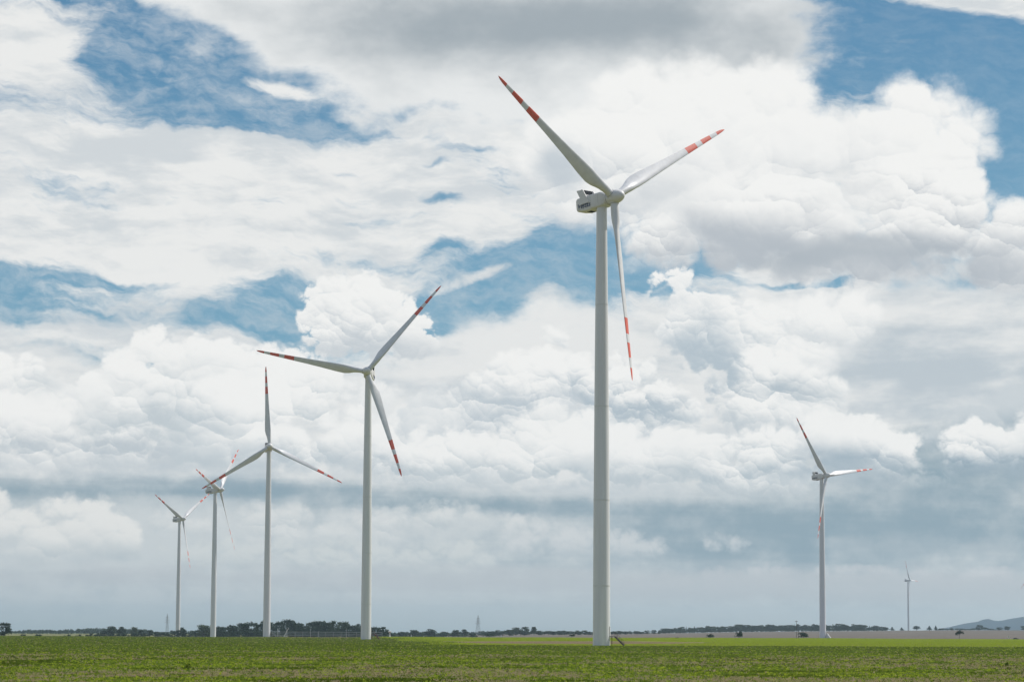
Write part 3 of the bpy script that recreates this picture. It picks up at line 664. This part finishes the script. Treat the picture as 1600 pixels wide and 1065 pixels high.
def crown_mesh(name, seed, kind, mats, count=900):
    """a unit tree, 1 high, about w wide; the trunk goes in slot 1"""
    rng = np.random.default_rng(seed); b = MB()
    if kind == 'conifer':
        lobes = []
        for k in range(11):
            z = .14 + .82 * k / 11; r = .19 * (1 - k / 11.5) + .012
            for j in range(3): a = rng.uniform(0, 6.28); lobes.append((math.cos(a) * r * .45, math.sin(a) * r * .45, z, r * .75, .06))
        size = .022; trunk_top = .9
    elif kind == 'bush':
        lobes = [(rng.uniform(-.62, .62), rng.uniform(-.45, .45), rng.uniform(.30, .68), rng.uniform(.26, .42), rng.uniform(.24, .34)) for _ in range(12)]; size = .06; trunk_top = .4
        lobes += [(x_, 0, .26, .34, .26) for x_ in (-.55, 0, .55)]
    elif kind == 'lone':
        lobes = [(-.26, 0, .60, .20, .13), (-.12, .05, .74, .20, .14), (.06, 0, .88, .16, .11), (.10, -.1, .70, .22, .13), (.30, 0, .68, .19, .11), (.38, .08, .80, .10, .06), (-.32, -.05, .48, .13, .09), (.0, .1, .60, .16, .10), (.42, -.05, .60, .10, .06)]; size = .026; trunk_top = .62
    else:
        wd = {'broad': .46, 'tall': .30, 'round': .40}[kind]; lo = {'broad': .12, 'tall': .16, 'round': .34}[kind]
        lobes = []
        for _ in range(30):
            z = rng.uniform(lo * .9, .92); k_ = math.sin(math.pi * min(1, max(0, (z - lo * .3) / (1.04 - lo * .3))) ** .8) * .75 + .3; a = rng.uniform(0, 6.28); q = wd * k_ * rng.uniform(.25, .8)
            r = rng.uniform(.10, .18) * (.8 + wd); lobes.append((math.cos(a) * q, math.sin(a) * q, min(z, 1 - r * .8), r, r * .85))
        size = .034; trunk_top = .6
    q = leaf_cloud(rng, lobes, count, size)
    n = len(q) // 4; b.v = [tuple(v) for v in q]; b.f = [(4 * k, 4 * k + 1, 4 * k + 2, 4 * k + 3) for k in range(n)]
    dz = q.reshape(-1, 4, 3).mean(1)
    b.m = [0] * n
    t = MB(); r0 = .022 if kind != 'bush' else .05
    t.tube((0, 0, -.05), (.01, 0, trunk_top * .6), r0, r0 * .7, 7); t.tube((.01, 0, trunk_top * .6), (0, .01, trunk_top), r0 * .7, r0 * .3, 6)
    for l in lobes[:7]: t.tube((.005, 0, trunk_top * rng.uniform(.45, .8)), (l[0] * .9, l[1] * .9, l[2]), r0 * .45, r0 * .12, 5)
    if mats == 'parts': return b, t
    k = len(b.v); b.add(t.v, t.f, 1)
    return b.mesh(name, [mats, BARK])
VAR = {}
for kind, n_ in (('broad', 4), ('tall', 3), ('round', 3), ('bush', 3), ('conifer', 2)):
    for sh in range(3):
        for k in range(n_): VAR[(kind, sh, k)] = crown_mesh('tree_' + kind, 100 + k + 17 * len(kind) + 7 * sh, kind, LEAF[sh], 1500 if kind != 'bush' else 700)
rt = random.Random(8)
def tree(px, top, width, d, kind, shade, label, group, cat='tree', name=None, base=None):
    p0 = at(px, 990, d); z = float(ground_z(p0.x, d)) if base is None else base
    H = at(px, top, d).z - z; w = width / 4340.0 * d
    unit = {'broad': .98, 'tall': .66, 'round': .86, 'bush': 1.9, 'conifer': .42}[kind]
    nk = 4 if kind == 'broad' else 2 if kind == 'conifer' else 3
    o = link(name or ('bush' if kind == 'bush' else 'conifer' if kind == 'conifer' else 'tree'), VAR[(kind, shade, rt.randrange(nk))], None, (p0.x, d, z - .05 * H))
    s_ = w / unit; o.scale = (s_, s_ * rt.uniform(.8, 1.1), H * 1.03); o.rotation_euler = (0, 0, rt.uniform(-.6, .6))
    return tag(o, label, cat, group)

# single trees and bushes one can tell apart, left to right (picture x, top y, width, distance)
T1 = 'hedgerow trees along the left horizon'
tree(8, 971, 27, 1900, 'broad', 0, 'big dark round-headed tree at the very left edge', T1)
for px, top, w, d, k, s_, lb in [
    (38, 989, 11, 2000, 'bush', 0, 'small dark bush right of the big tree at the left edge'),
    (62, 989, 16, 2050, 'bush', 0, 'low dark bush in front of the faint far wood at left'),
    (104, 989, 16, 2100, 'bush', 0, 'low dark bush, left one of three before the pale grey trees'),
    (122, 989, 14, 2100, 'bush', 0, 'low dark bush, middle one of three before the pale grey trees'),
    (138, 987, 17, 2100, 'bush', 0, 'low dark bush, right one of three before the pale grey trees')]:
    tree(px, top, w, d, k, s_, lb, 'low bushes along the left horizon', 'bush')
for px, top, w, d, k, s_, lb in [
    (163, 984, 18, 2500, 'broad', 0, 'dark low tree leading the left hedgerow group'),
    (174, 977, 19, 2700, 'round', 1, 'pale round-topped tree, first of three that stand above the left hedgerow'),
    (191, 978, 20, 2700, 'round', 1, 'pale round-topped tree, second of three that stand above the left hedgerow'),
    (209, 978, 14, 2750, 'round', 2, 'slim pale round-topped tree, third of three that stand above the left hedgerow'),
    (285, 979, 16, 2600, 'round', 1, 'round tree just right of the leftmost turbine tower'),
    (318, 974, 34, 2450, 'broad', 2, 'wide yellowish green tree left of the second turbine tower'),
    (590, 983, 12, 2300, 'tall', 0, 'narrow dark tree close to the right of the second largest tower'),
    (600, 978, 27, 2300, 'broad', 1, 'open crowned tree with sky gaps right of the second largest tower'),
    (646, 983, 18, 2900, 'round', 1, 'round tree rising from the hedge left of the lattice pylon'),
    (674, 981, 22, 2900, 'broad', 0, 'bushy dark tree midway between the second largest tower and the pylon'),
    (712, 983, 16, 2900, 'round', 1, 'grey green tree left of the lone lollipop tree'),
    (726, 982, 11, 2900, 'round', 0, 'lone small lollipop shaped tree left of the pylon'),
    (740, 988, 17, 2500, 'bush', 0, 'dark low thicket at the foot of the pylon'),
    (764, 988, 24, 2500, 'bush', 0, 'dark low thicket right of the pylon'),
    (806, 979, 18, 3300, 'broad', 1, 'bluish far tree, first of the three tall ones right of the pylon'),
    (820, 978, 20, 3300, 'broad', 1, 'bluish far tree, widest of the three tall ones right of the pylon'),
    (834, 978, 11, 3300, 'round', 1, 'bluish far tree, last and slimmest of the three tall ones right of the pylon'),
    (893, 989, 14, 1900, 'bush', 0, 'low dark mound of scrub left of the largest tower'),
    (1057, 995, 8, 1550, 'bush', 0, 'tiny dark tuft of scrub at the edge of the bright green field')]:
    tree(px, top, w, d, k, s_, lb, T1, 'bush' if k == 'bush' else 'tree')
for px, top, w, d, lb in [(1109, 988.5, 15, 1570, 'small flat round bush at the edge of the tan field, left of three'),
                          (1154, 983.5, 15, 1570, 'tallest round bush at the edge of the tan field, middle of three'),
                          (1256, 986, 21, 1580, 'wide round bush beside the utility poles near the lone right turbine')]:
    tree(px, top, w, d, 'bush', 0, lb, 'bushes at the edge of the tan field', 'bush')
# lone tree with trunk on the right
lc, lt = crown_mesh('x', 5, 'lone', 'parts', 2200)
p0 = at(1499, 990, 1580); zt = float(ground_z(p0.x, 1580)); lone = empty('tree', (p0.x, 1580, zt)); Hl = at(1499, 983.5, 1580).z - zt
lone.scale = (Hl, Hl, Hl)
tag(lone, 'lone small leaning tree with a visible trunk standing in the tan field', 'tree')
link('crown', lc.mesh('crown', [LEAF[0]]), lone); link('trunk', lt.mesh('trunk', [BARK]), lone)

# the tree belts: every tree its own object
def belt(x0, x1, step, prof, w, d0, d1, kinds, shades, label, group, jitter=2.0, cat='tree'):
    px = x0
    while px < x1:
        top = float(np.interp(px, *zip(*prof))) + rt.uniform(-jitter, jitter); k = rt.choice(kinds)
        tree(px, top, w * rt.uniform(.75, 1.3) * (.45 if k == 'conifer' else 1), rt.uniform(d0, d1), k, rt.choice(shades), label, group, cat)
        px += step * rt.uniform(.7, 1.3)
belt(222, 345, 10, [(222, 984), (260, 985), (300, 983), (345, 979)], 15, 2450, 2650, ['broad', 'round'], [0, 0, 1], 'mid green tree in the low hedgerow between the left towers', 'trees in the low left hedgerow', 1.5)
belt(340, 592, 12, [(340, 976), (372, 972), (400, 969), (430, 971), (445, 968), (475, 972), (490, 969), (520, 971), (560, 974), (592, 979)], 27, 2300, 2480, ['broad', 'round', 'broad', 'tall'], [0, 0, 0, 1], 'full dark green tree in the wood behind the left turbines', 'trees of the dark wood behind the left turbines', 3.0)
belt(345, 585, 12, [(345, 984), (585, 985)], 22, 2250, 2300, ['bush', 'broad'], [0], 'low dark undergrowth tree at the front of the left wood', 'undergrowth along the left wood', 1.5)
belt(150, 230, 9, [(150, 988), (230, 987)], 15, 2300, 2400, ['bush'], [0], 'low dark hedge bush under the pale round trees at left', 'hedge bushes under the pale round trees', 1.0, 'bush')
belt(612, 740, 9, [(612, 986), (640, 985), (700, 987), (740, 989)], 15, 2850, 3000, ['broad', 'bush'], [0, 1], 'low dark tree in the far hedge left of the pylon', 'trees in the far hedge left of the pylon', 1.2)
belt(752, 940, 9, [(752, 989), (775, 984), (800, 984), (850, 985), (880, 985), (940, 985)], 17, 3200, 3400, ['broad', 'round'], [0, 1], 'dark tree in the hedge between the pylon and the largest tower', 'trees in the hedge right of the pylon', 1.5)
belt(955, 1045, 8, [(955, 987), (970, 984), (1000, 985), (1030, 984), (1045, 983)], 13, 3600, 3800, ['broad', 'tall', 'conifer'], [0, 1], 'small tree in the far belt just right of the largest tower', 'small trees right of the largest tower', 1.3)
belt(1030, 1385, 5.5, [(1030, 983), (1060, 979), (1100, 978), (1150, 976), (1200, 976), (1300, 974), (1340, 976), (1385, 979)], 12, 4350, 4600, ['broad', 'tall', 'round', 'conifer'], [0, 0, 1, 1], 'tree in the long dark forest edge behind the tan field', 'trees of the forest edge behind the tan field', 1.7)
belt(1040, 1380, 7, [(1040, 984), (1380, 982.5)], 11, 4200, 4300, ['broad', 'conifer', 'tall'], [0], 'low dark tree at the front of the forest edge behind the tan field', 'low trees at the front of the forest edge', 1.2)
for px, top, w, k, lb in [(1383, 978, 10, 'conifer', 'pointed fir, first left of the tiny far turbine'), (1394, 978, 9, 'conifer', 'pointed fir, second left of the tiny far turbine'), (1409, 979, 9, 'conifer', 'pointed fir standing apart just left of the tiny far turbine'),
                          (1432, 977, 14, 'round', 'round tree at the foot of the tiny far turbine'), (1452, 976.5, 11, 'conifer', 'dark fir in front of the start of the blue hill'), (1462, 976, 8, 'conifer', 'slender fir in front of the blue hill'), (1531, 975, 14, 'broad', 'tallest broad tree in front of the blue hill, beyond the lone leaning tree'),
                          (1562, 979, 12, 'broad', 'dark tree, left one of a pair before the right end of the hill'), (1574, 977.5, 11, 'tall', 'dark tree, right one of a pair before the right end of the hill'), (1600, 977, 12, 'broad', 'dark tree cut by the right edge below the blue hill')]:
    tree(px, top, w, 4400, k, 0, lb, 'trees on the skyline at the right', 'tree')
belt(1466, 1560, 8, [(1466, 982), (1480, 981), (1510, 982), (1540, 980), (1560, 983)], 13, 4350, 4500, ['broad', 'round'], [0, 0, 1], 'low tree on the skyline before the blue hill', 'low trees before the blue hill', 1.0)
# far woods that read as one mass
def woodland(x0, x1, prof, d, label, mat, n=5200, seed=1):
    rng = np.random.default_rng(seed); px = rng.uniform(x0, x1, 160); lob = []
    for a_ in px:
        dd = d + rng.uniform(-120, 120); q = at(a_, 990, dd); z0 = float(ground_z(q.x, dd)); top = float(np.interp(a_, *zip(*prof))) + rng.uniform(-1, 1.4); H = at(a_, top, dd).z - z0
        r = rng.uniform(.35, .55) * H; lob += [(q.x, dd, z0 + H - r * .9, r, r * .9), (q.x + rng.uniform(-3, 3), dd, z0 + H * .35, r * 1.1, H * .4)]
    q = leaf_cloud(rng, lob, n, 1.1); b = MB(); b.v = [tuple(v) for v in q]; b.f = [(4 * k, 4 * k + 1, 4 * k + 2, 4 * k + 3) for k in range(len(q) // 4)]; b.m = [0] * len(b.f)
    tag(link('woodland', b.mesh('woodland', [mat])), label, 'woodland', kind='stuff')
woodland(18, 235, [(18, 985), (50, 983), (90, 984), (120, 982), (150, 981), (235, 983)], 4700, 'faint far wood along the left horizon', LEAF[1], 16000, 3)
woodland(600, 1010, [(600, 986), (700, 987), (800, 985), (900, 986.5), (1010, 986)], 4700, 'faint low wood along the middle of the horizon', LEAF[1], 16000, 4)
woodland(1030, 1385, [(1030, 984), (1100, 979.5), (1200, 977.5), (1300, 976.5), (1385, 981)], 4750, 'dense far forest behind the tan field', LEAF[0], 22000, 5)

# ------------------------------------------------------------------ crop plants and stubble in the near field
PL = [material('crop_leaf', (.205, .295, .036), .8, .03, var=.25, vscale=.05, sub=.45), material('dark_crop_leaf', (.13, .19, .018), .8, .03, var=.35, vscale=.05, sub=.4),
      material('dry_straw', (.66, .55, .33), .9, .02, var=.3, vscale=.2, sub=.2), material('earth_clod', (.26, .18, .115), 1.0, .0, var=.5, vscale=.5), material('fresh_leaf', (.44, .54, .05), .8, .03, var=.3, vscale=.1, sub=.4)]
def vnoise(x, y, sx, sy, seed, octv=4):
    rng = np.random.default_rng(seed); out = 0; amp = 1; tot = 0
    for o_ in range(octv):
        G = rng.random((64, 64)); u = x / sx * 2 ** o_; v = y / sy * 2 ** o_
        iu, iv = np.floor(u).astype(int), np.floor(v).astype(int); fu, fv = u - iu, v - iv; fu = fu * fu * (3 - 2 * fu); fv = fv * fv * (3 - 2 * fv)
        g00, g10, g01, g11 = G[iu % 64, iv % 64], G[(iu + 1) % 64, iv % 64], G[iu % 64, (iv + 1) % 64], G[(iu + 1) % 64, (iv + 1) % 64]
        out = out + amp * ((g00 * (1 - fu) + g10 * fu) * (1 - fv) + (g01 * (1 - fu) + g11 * fu) * fv); tot += amp; amp *= .55
    return out / tot
rng = np.random.default_rng(77)
N = 340000
uu = rng.uniform(0, 1, N); D0, D1 = 150., 1450.
dist = 1 / (1 / D0 + uu * (1 / D1 - 1 / D0)) if False else D0 * (D1 / D0) ** (uu ** 1.25)
half = .192 + 8 / dist
X = rng.uniform(-1, 1, N) * half * dist; Y = dist
NF = 120000                                                            # the thinner, fresher crop beyond
YF = np.sqrt(rng.uniform(600 ** 2, 1640 ** 2, NF)); XF = rng.uniform(-.05, .2, NF) * YF
kf = (YF > 645 + 60 * (vnoise(XF, YF, 45, 400, 9) - .5) + np.clip((-.030 + .02 * (vnoise(XF, YF, 12, 60, 23) - .5) - XF / YF) * 60, 0, 1) * 900) & (((XF - 18) / 42) ** 2 + ((YF - 860) / 110) ** 2 > .6 + .9 * vnoise(XF, YF, 9, 30, 21)); XF, YF = XF[kf], YF[kf]
keep = (Y < 650 + 60 * (vnoise(X, Y, 45, 400, 9) - .5) + np.clip((-.018 + .02 * (vnoise(X, Y, 12, 60, 22) - .5) - X / Y) * 60, 0, 1) * 900) ; X, Y = np.concatenate([X[keep], XF]), np.concatenate([Y[keep], YF]); N = len(X); fresh = np.arange(N) >= keep.sum()
pn = vnoise(X, Y, 22, 34, 1); pm = vnoise(X, Y, 2.0, 5, 2); pd = vnoise(X, Y, 9, 7, 3, 3)
soily = np.clip((pn * .65 + pm * .45 - .53) * 9, 0, 1) * np.interp(Y, [330, 470], [.85, .08])
r_ = rng.random(N)
kind = np.where(r_ < soily * .45, 2, np.where(r_ < soily * .80, 3, 0))
g0 = kind == 0
kind[g0 & (pd > .62) & (rng.random(N) < .8)] = 1
kind[(kind == 0) & (rng.random(N) < np.interp(Y, [300, 480], [.13, .07]))] = 4
kind[(kind == 0) & (rng.random(N) < np.interp(Y, [300, 480, 640], [.14, .3, .5]))] = 1
kind[(kind == 0) & (rng.random(N) < .035)] = 2
kind[fresh] = 4
hgt = np.select([kind == 0, kind == 1, kind == 2, kind == 3], [rng.uniform(.06, .16, N), rng.uniform(.06, .17, N), rng.uniform(.05, .24, N), rng.uniform(.02, .09, N)], rng.uniform(.08, .22, N))
hgt *= np.interp(Y, [150, 400, 760, 1500], [1, .9, .8, 1.3])
wid = np.select([kind == 2, kind == 3], [rng.uniform(.008, .02, N), rng.uniform(.05, .14, N)], rng.uniform(.02, .055, N)) * np.interp(Y, [150, 760, 1500], [1, 2.2, 3.5])
Z = ground_z(X, Y)
NB = 4
vv = []; mi = []
for k in range(NB):
    a = rng.uniform(0, 2 * np.pi, N); ln = np.where(kind == 3, .3, rng.uniform(.2, 1.1, N)) * hgt
    ox, oy = rng.normal(0, .05, N), rng.normal(0, .05, N)
    tx, ty = np.cos(a) * ln, np.sin(a) * ln; h_ = hgt * rng.uniform(.6, 1.1, N)
    wx, wy = np.abs(np.sin(a)) * .4 + .6, np.cos(a) * .5
    b0 = np.stack([X + ox - wx * wid, Y + oy - wy * wid, Z - .01], 1); b1 = np.stack([X + ox + wx * wid, Y + oy + wy * wid, Z - .01], 1)
    m1 = np.stack([X + ox + tx * .5 + wx * wid * .9, Y + oy + ty * .5 + wy * wid * .9, Z + h_ * .7], 1); m0 = np.stack([X + ox + tx * .5 - wx * wid * .9, Y + oy + ty * .5 - wy * wid * .9, Z + h_ * .75], 1)
    tp = np.stack([X + ox + tx, Y + oy + ty, Z + h_], 1)
    vv.append(np.stack([b0, b1, m1, tp, m0], 1).reshape(-1, 3)); mi.append(kind)
vv = np.concatenate(vv); mi = np.concatenate(mi); nf = len(mi)
pm_ = bpy.data.meshes.new('crop_plants'); pm_.vertices.add(len(vv)); pm_.vertices.foreach_set('co', vv.astype(np.float32).ravel())
pm_.loops.add(nf * 5); pm_.loops.foreach_set('vertex_index', np.arange(nf * 5, dtype=np.int32))
pm_.polygons.add(nf); pm_.polygons.foreach_set('loop_start', np.arange(0, nf * 5, 5, dtype=np.int32)); pm_.polygons.foreach_set('material_index', mi.astype(np.int32))
for m_ in PL: pm_.materials.append(m_)
pm_.update(calc_edges=True); pm_.validate()
tag(link('crop_plants', pm_), 'young green crop with dry stubble and clods of earth covering the near field', 'crop', kind='stuff')
# two weeds that stand out of the crop
for px, py, H, lb in [(293, 1046, .62, 'dark leafy weed standing above the crop at the lower left'), (1573, 1040, .42, 'dark leafy weed standing above the crop at the lower right')]:
    v = ray(px, py); t_ = -EYE / v.z; wx_, wy_ = v.x * t_, v.y * t_
    rw = np.random.default_rng(int(px)); q = leaf_cloud(rw, [(0, 0, H * .35, H * .55, H * .3), (.06, 0, H * .6, H * .28, H * .35)], 150, .045)
    b = MB(); b.v = [tuple(v_) for v_ in q]; b.f = [(4 * k, 4 * k + 1, 4 * k + 2, 4 * k + 3) for k in range(len(q) // 4)]; b.m = [0] * len(b.f)
    for k in range(5): a = k * 1.3; b.tube((0, 0, -.02), (math.cos(a) * H * .3, math.sin(a) * H * .3, H * .8), .012, .006, 5)
    tag(link('weed', b.mesh('weed', [PL[1]]), None, (wx_, wy_, float(ground_z(wx_, wy_)))), lb, 'weed', 'dark weeds in the crop')

# ------------------------------------------------------------------ pylons, poles, fences
def lattice(name, px, top, d, wb, mat, label, arms=True, base=None):
    p0 = at(px, 990, d); z0 = float(ground_z(p0.x, d)); H = at(px, top, d).z - z0; root = empty(name, (p0.x, d, z0), .5); tag(root, label, 'pylon', 'lattice pylons on the horizon')
    b = MB(); w = lambda z: np.interp(z / H, [0, .62, .86, 1], [wb, wb * .42, wb * .3, .05]); lv = [0, .16, .31, .44, .55, .64, .72, .80, .88, 1]
    rr = .13
    for i0 in range(len(lv) - 1):
        z0_, z1_ = lv[i0] * H, lv[i0 + 1] * H; a, c = w(z0_), w(z1_)
        co = [(-1, -1), (1, -1), (1, 1), (-1, 1)]
        for k in range(4):
            s0, s1 = co[k], co[(k + 1) % 4]
            b.tube((s0[0] * a, s0[1] * a, z0_), (s0[0] * c, s0[1] * c, z1_), rr, None, 5)
            if i0 < len(lv) - 2:
                b.tube((s0[0] * a, s0[1] * a, z0_), (s1[0] * c, s1[1] * c, z1_), rr * .5, None, 4); b.tube((s1[0] * a, s1[1] * a, z0_), (s0[0] * c, s0[1] * c, z1_), rr * .5, None, 4)
                b.tube((s0[0] * c, s0[1] * c, z1_), (s1[0] * c, s1[1] * c, z1_), rr * .5, None, 4)
    link('lattice_mast', b.mesh('lattice_mast', [mat]), root)
    if arms:
        for zf, L in ((.60, 4.2), (.70, 3.6), (.82, 2.8)):
            b = MB(); z = zf * H
            for s_ in (-1, 1):
                b.tube((0, 0, z), (s_ * L, 0, z + .1), .14, None, 5); b.tube((0, 0, z + 1.2), (s_ * L, 0, z + .1), .1, None, 5)
                b.tube((s_ * L, 0, z + .1), (s_ * L, 0, z - 1.2), .09, None, 5)
            link('cross_arm', b.mesh('cross_arm', [mat]), root)
lattice('lattice_pylon', 747, 960.5, 3950, 3.0, STEEL, 'grey lattice pylon standing above the hedge in the middle of the horizon')
lattice('lattice_pylon', 261, 958, 4300, 2.2, STEEL, 'thin faint lattice pylon left of the leftmost turbine tower')
def pole(px, top, bottom, d, r, mat, label, group, arm=0.0, name='utility_pole', cat='pole', lean=0.0):
    p0 = at(px, bottom, d); z0 = float(ground_z(p0.x, d)); H = at(px, top, d).z - z0; b = MB(); b.tube((0, 0, -.3), (lean * H, 0, H), r, r * .75, 8)
    if arm: b.box((-arm, -.06, H - .7), (arm, .06, H - .5)); [b.tube((s_ * arm * .85, 0, H - .5), (s_ * arm * .85, 0, H - .2), .06, .04, 6) for s_ in (-1, 0, 1)]
    return tag(link(name, b.mesh(name, [mat]), None, (p0.x, d, z0)), label, cat, group)
WOODP = material('weathered_pole', (.13, .115, .10), .9, .1, var=.3, vscale=2); PALE = material('pale_grey_post', (.50, .51, .50), .6, .3, var=.15, vscale=2)
pole(1244.5, 968.5, 997, 1560, .15, WOODP, 'tall thin utility pole left of the wide round bush', 'utility poles', arm=.8)
pole(1247.5, 987, 997, 1560, .14, WOODP, 'short thin pole right beside the tall utility pole', 'utility poles')
G2 = 'pale posts of the yard before the left wood'
pole(434, 981, 995, 1620, .22, PALE, 'upright pale post right of the third turbine tower', G2, name='post', cat='post')
for px, top, lb in [(485, 981, 'slim pale post of the yard, first right of the leaning boom'), (498, 985, 'short slim pale post, second right of the leaning boom'), (541, 981, 'slim pale post nearest to the second largest tower')]:
    pole(px, top, 994, 1660, .12, PALE, lb, G2, name='post', cat='post')
# leaning white boom on a trestle
p0 = at(446, 995, 1620); bo = empty('loading_boom', (p0.x, 1620, float(ground_z(p0.x, 1620)))); tag(bo, 'white leaning boom on an upright trestle right of the third turbine tower', 'boom')
b = MB(); b.tube((-1.0, 0, 0), (1.75, 0, 5.0), .22, .16, 8); link('boom_arm', b.mesh('boom_arm', [WHITE_STAIR]), bo)
b = MB(); b.tube((.8, 0, 0), (.35, 0, 5.2), .16, .12, 8); b.tube((-.2, -.5, 0), (.4, 0, 2.6), .1, .08, 6); b.box((-1.2, -.6, -.1), (1.2, .6, .25)); link('trestle', b.mesh('trestle', [PALE]), bo)
# long yard fence
def rail_fence(x0, x1, d, H, label, mat):
    a, c = at(x0, 994, d), at(x1, 994, d); L = c.x - a.x; z0 = float(ground_z(a.x, d)); root = empty('yard_fence', (a.x, d, z0)); tag(root, label, 'fence')
    n = int(L / 4.5)
    for k in range(n + 1):
        b = MB(); b.tube((0, 0, -.3), (0, 0, H), .07, None, 6) if k else None
        if k == 0: b.tube((0, 0, -.3), (0, 0, H), .09, None, 6)
        link('post', b.mesh('post', [mat]), root, (L * k / n, 0, 0))
    for z in (.9, H * .62, H - .05):
        b = MB(); b.box((0, -.04, z - .10), (L, .04, z + .10)); link('rail', b.mesh('rail', [mat]), root, (0, .0, 0))
rail_fence(425, 569, 1640, 3.0, 'long pale grey rail fence of the yard before the left wood', PALE)
rail_fence(581, 597, 1640, 3.0, 'short pale grey rail fence right of the second largest tower', PALE)
# pale spoil along the yard
# T-shaped white post, marker posts, sign
p0 = at(609, 994, 1640); tb = MB(); tb.tube((0, 0, -.2), (0, 0, 3.1), .32, .28, 10); tb.lathe([(.4, 2.5), (.95, 3.2), (.95, 3.5), (.3, 3.7)], 14); tb.lathe([(.8, 0), (.55, .5), (.3, .9)], 12)
tag(link('vent_post', tb.mesh('vent_post', [WHITE_STAIR], 40), None, (p0.x, 1640, float(ground_z(p0.x, 1640)))), 'white mushroom-topped vent post left of the open crowned tree', 'post')
for px, H, lb in [(642.5, 5, 'white marker post, larger one of two in the hedge left of the pylon'), (662, 3.4, 'white marker post, smaller one of two in the hedge left of the pylon'), (783, 3.2, 'white marker post at the foot of the trees right of the pylon')]:
    zz = 1900; p0 = at(px, 994, zz); z0 = float(ground_z(p0.x, zz)); b = MB(); b.box((-.35, -.2, -.3), (.35, .2, H * .45)); b.box((-.2, -.15, H * .45), (.2, .15, H * .62))
    tag(link('marker_post', b.mesh('marker_post', [WHITE_STAIR]), None, (p0.x, zz, z0)), lb, 'marker post', 'white marker posts')
p0 = at(1576, 997, 1570); sg = empty('sign', (p0.x, 1570, float(ground_z(p0.x, 1570)))); tag(sg, 'small white sign on a post at the edge of the tan field at right', 'sign')
b = MB(); b.tube((0, 0, -.2), (0, 0, 1.9), .06, None, 6); link('post', b.mesh('post', [PALE]), sg); b = MB(); b.box((-.42, -.04, 1.15), (.42, .04, 2.0)); link('panel', b.mesh('panel', [WHITE_STAIR]), sg)
# small dark car parked by the field
CAR = material('dark_car_paint', (.03, .045, .06), .3, .5); GLS = material('car_glass', (.10, .13, .16), .1, .6); TY = material('tyre', (.015, .015, .015), .9, .1)
p0 = at(1587, 998, 1575); cr = empty('parked_car', (p0.x, 1575, float(ground_z(p0.x, 1575)))); tag(cr, 'tiny dark car parked at the edge of the tan field by the right edge', 'car'); cr.scale = (.75, .75, .75)
def prism(pts, y0, y1, mats, name, parent):
    b = MB(); n = len(pts); b.add([(x, y0, z) for x, z in pts] + [(x, y1, z) for x, z in pts], [tuple(range(n)), tuple(range(n, 2 * n))[::-1]] + [(k, n + k, n + (k + 1) % n, (k + 1) % n) for k in range(n)])
    return link(name, b.mesh(name, mats), parent)
prism([(-2.1, .35), (2.1, .35), (2.15, .75), (1.1, .95), (-1.9, 1.0), (-2.15, .8)], -.85, .85, [CAR], 'body', cr)
prism([(-1.7, .98), (.95, .95), (.35, 1.42), (-1.3, 1.45)], -.74, .74, [GLS], 'cabin', cr)
for x in (-1.35, 1.3):
    for y in (-.86, .70):
        b = MB(); b.tube((x, y, .33), (x, y + .16, .33), .33, None, 14); link('wheel', b.mesh('wheel', [TY]), cr)

# ------------------------------------------------------------------ haze
hb = MB(); hb.box((-14500, -3300, -6), (14500, 20500, 185)); hz_me = hb.mesh('haze', [])
HM = bpy.data.materials.new('haze'); HM.use_nodes = True; ht = HM.node_tree; ht.nodes.clear()
vo = ht.nodes.new('ShaderNodeVolumePrincipled'); vo.inputs['Color'].default_value = (.66, .87, 1.0, 1); vo.inputs['Density'].default_value = 5e-5; vo.inputs['Anisotropy'].default_value = .6
om = ht.nodes.new('ShaderNodeOutputMaterial'); ht.links.new(vo.outputs[0], om.inputs['Volume']); hz_me.materials.append(HM)
tag(link('haze', hz_me), 'thin bluish haze over the plain', kind='stuff')
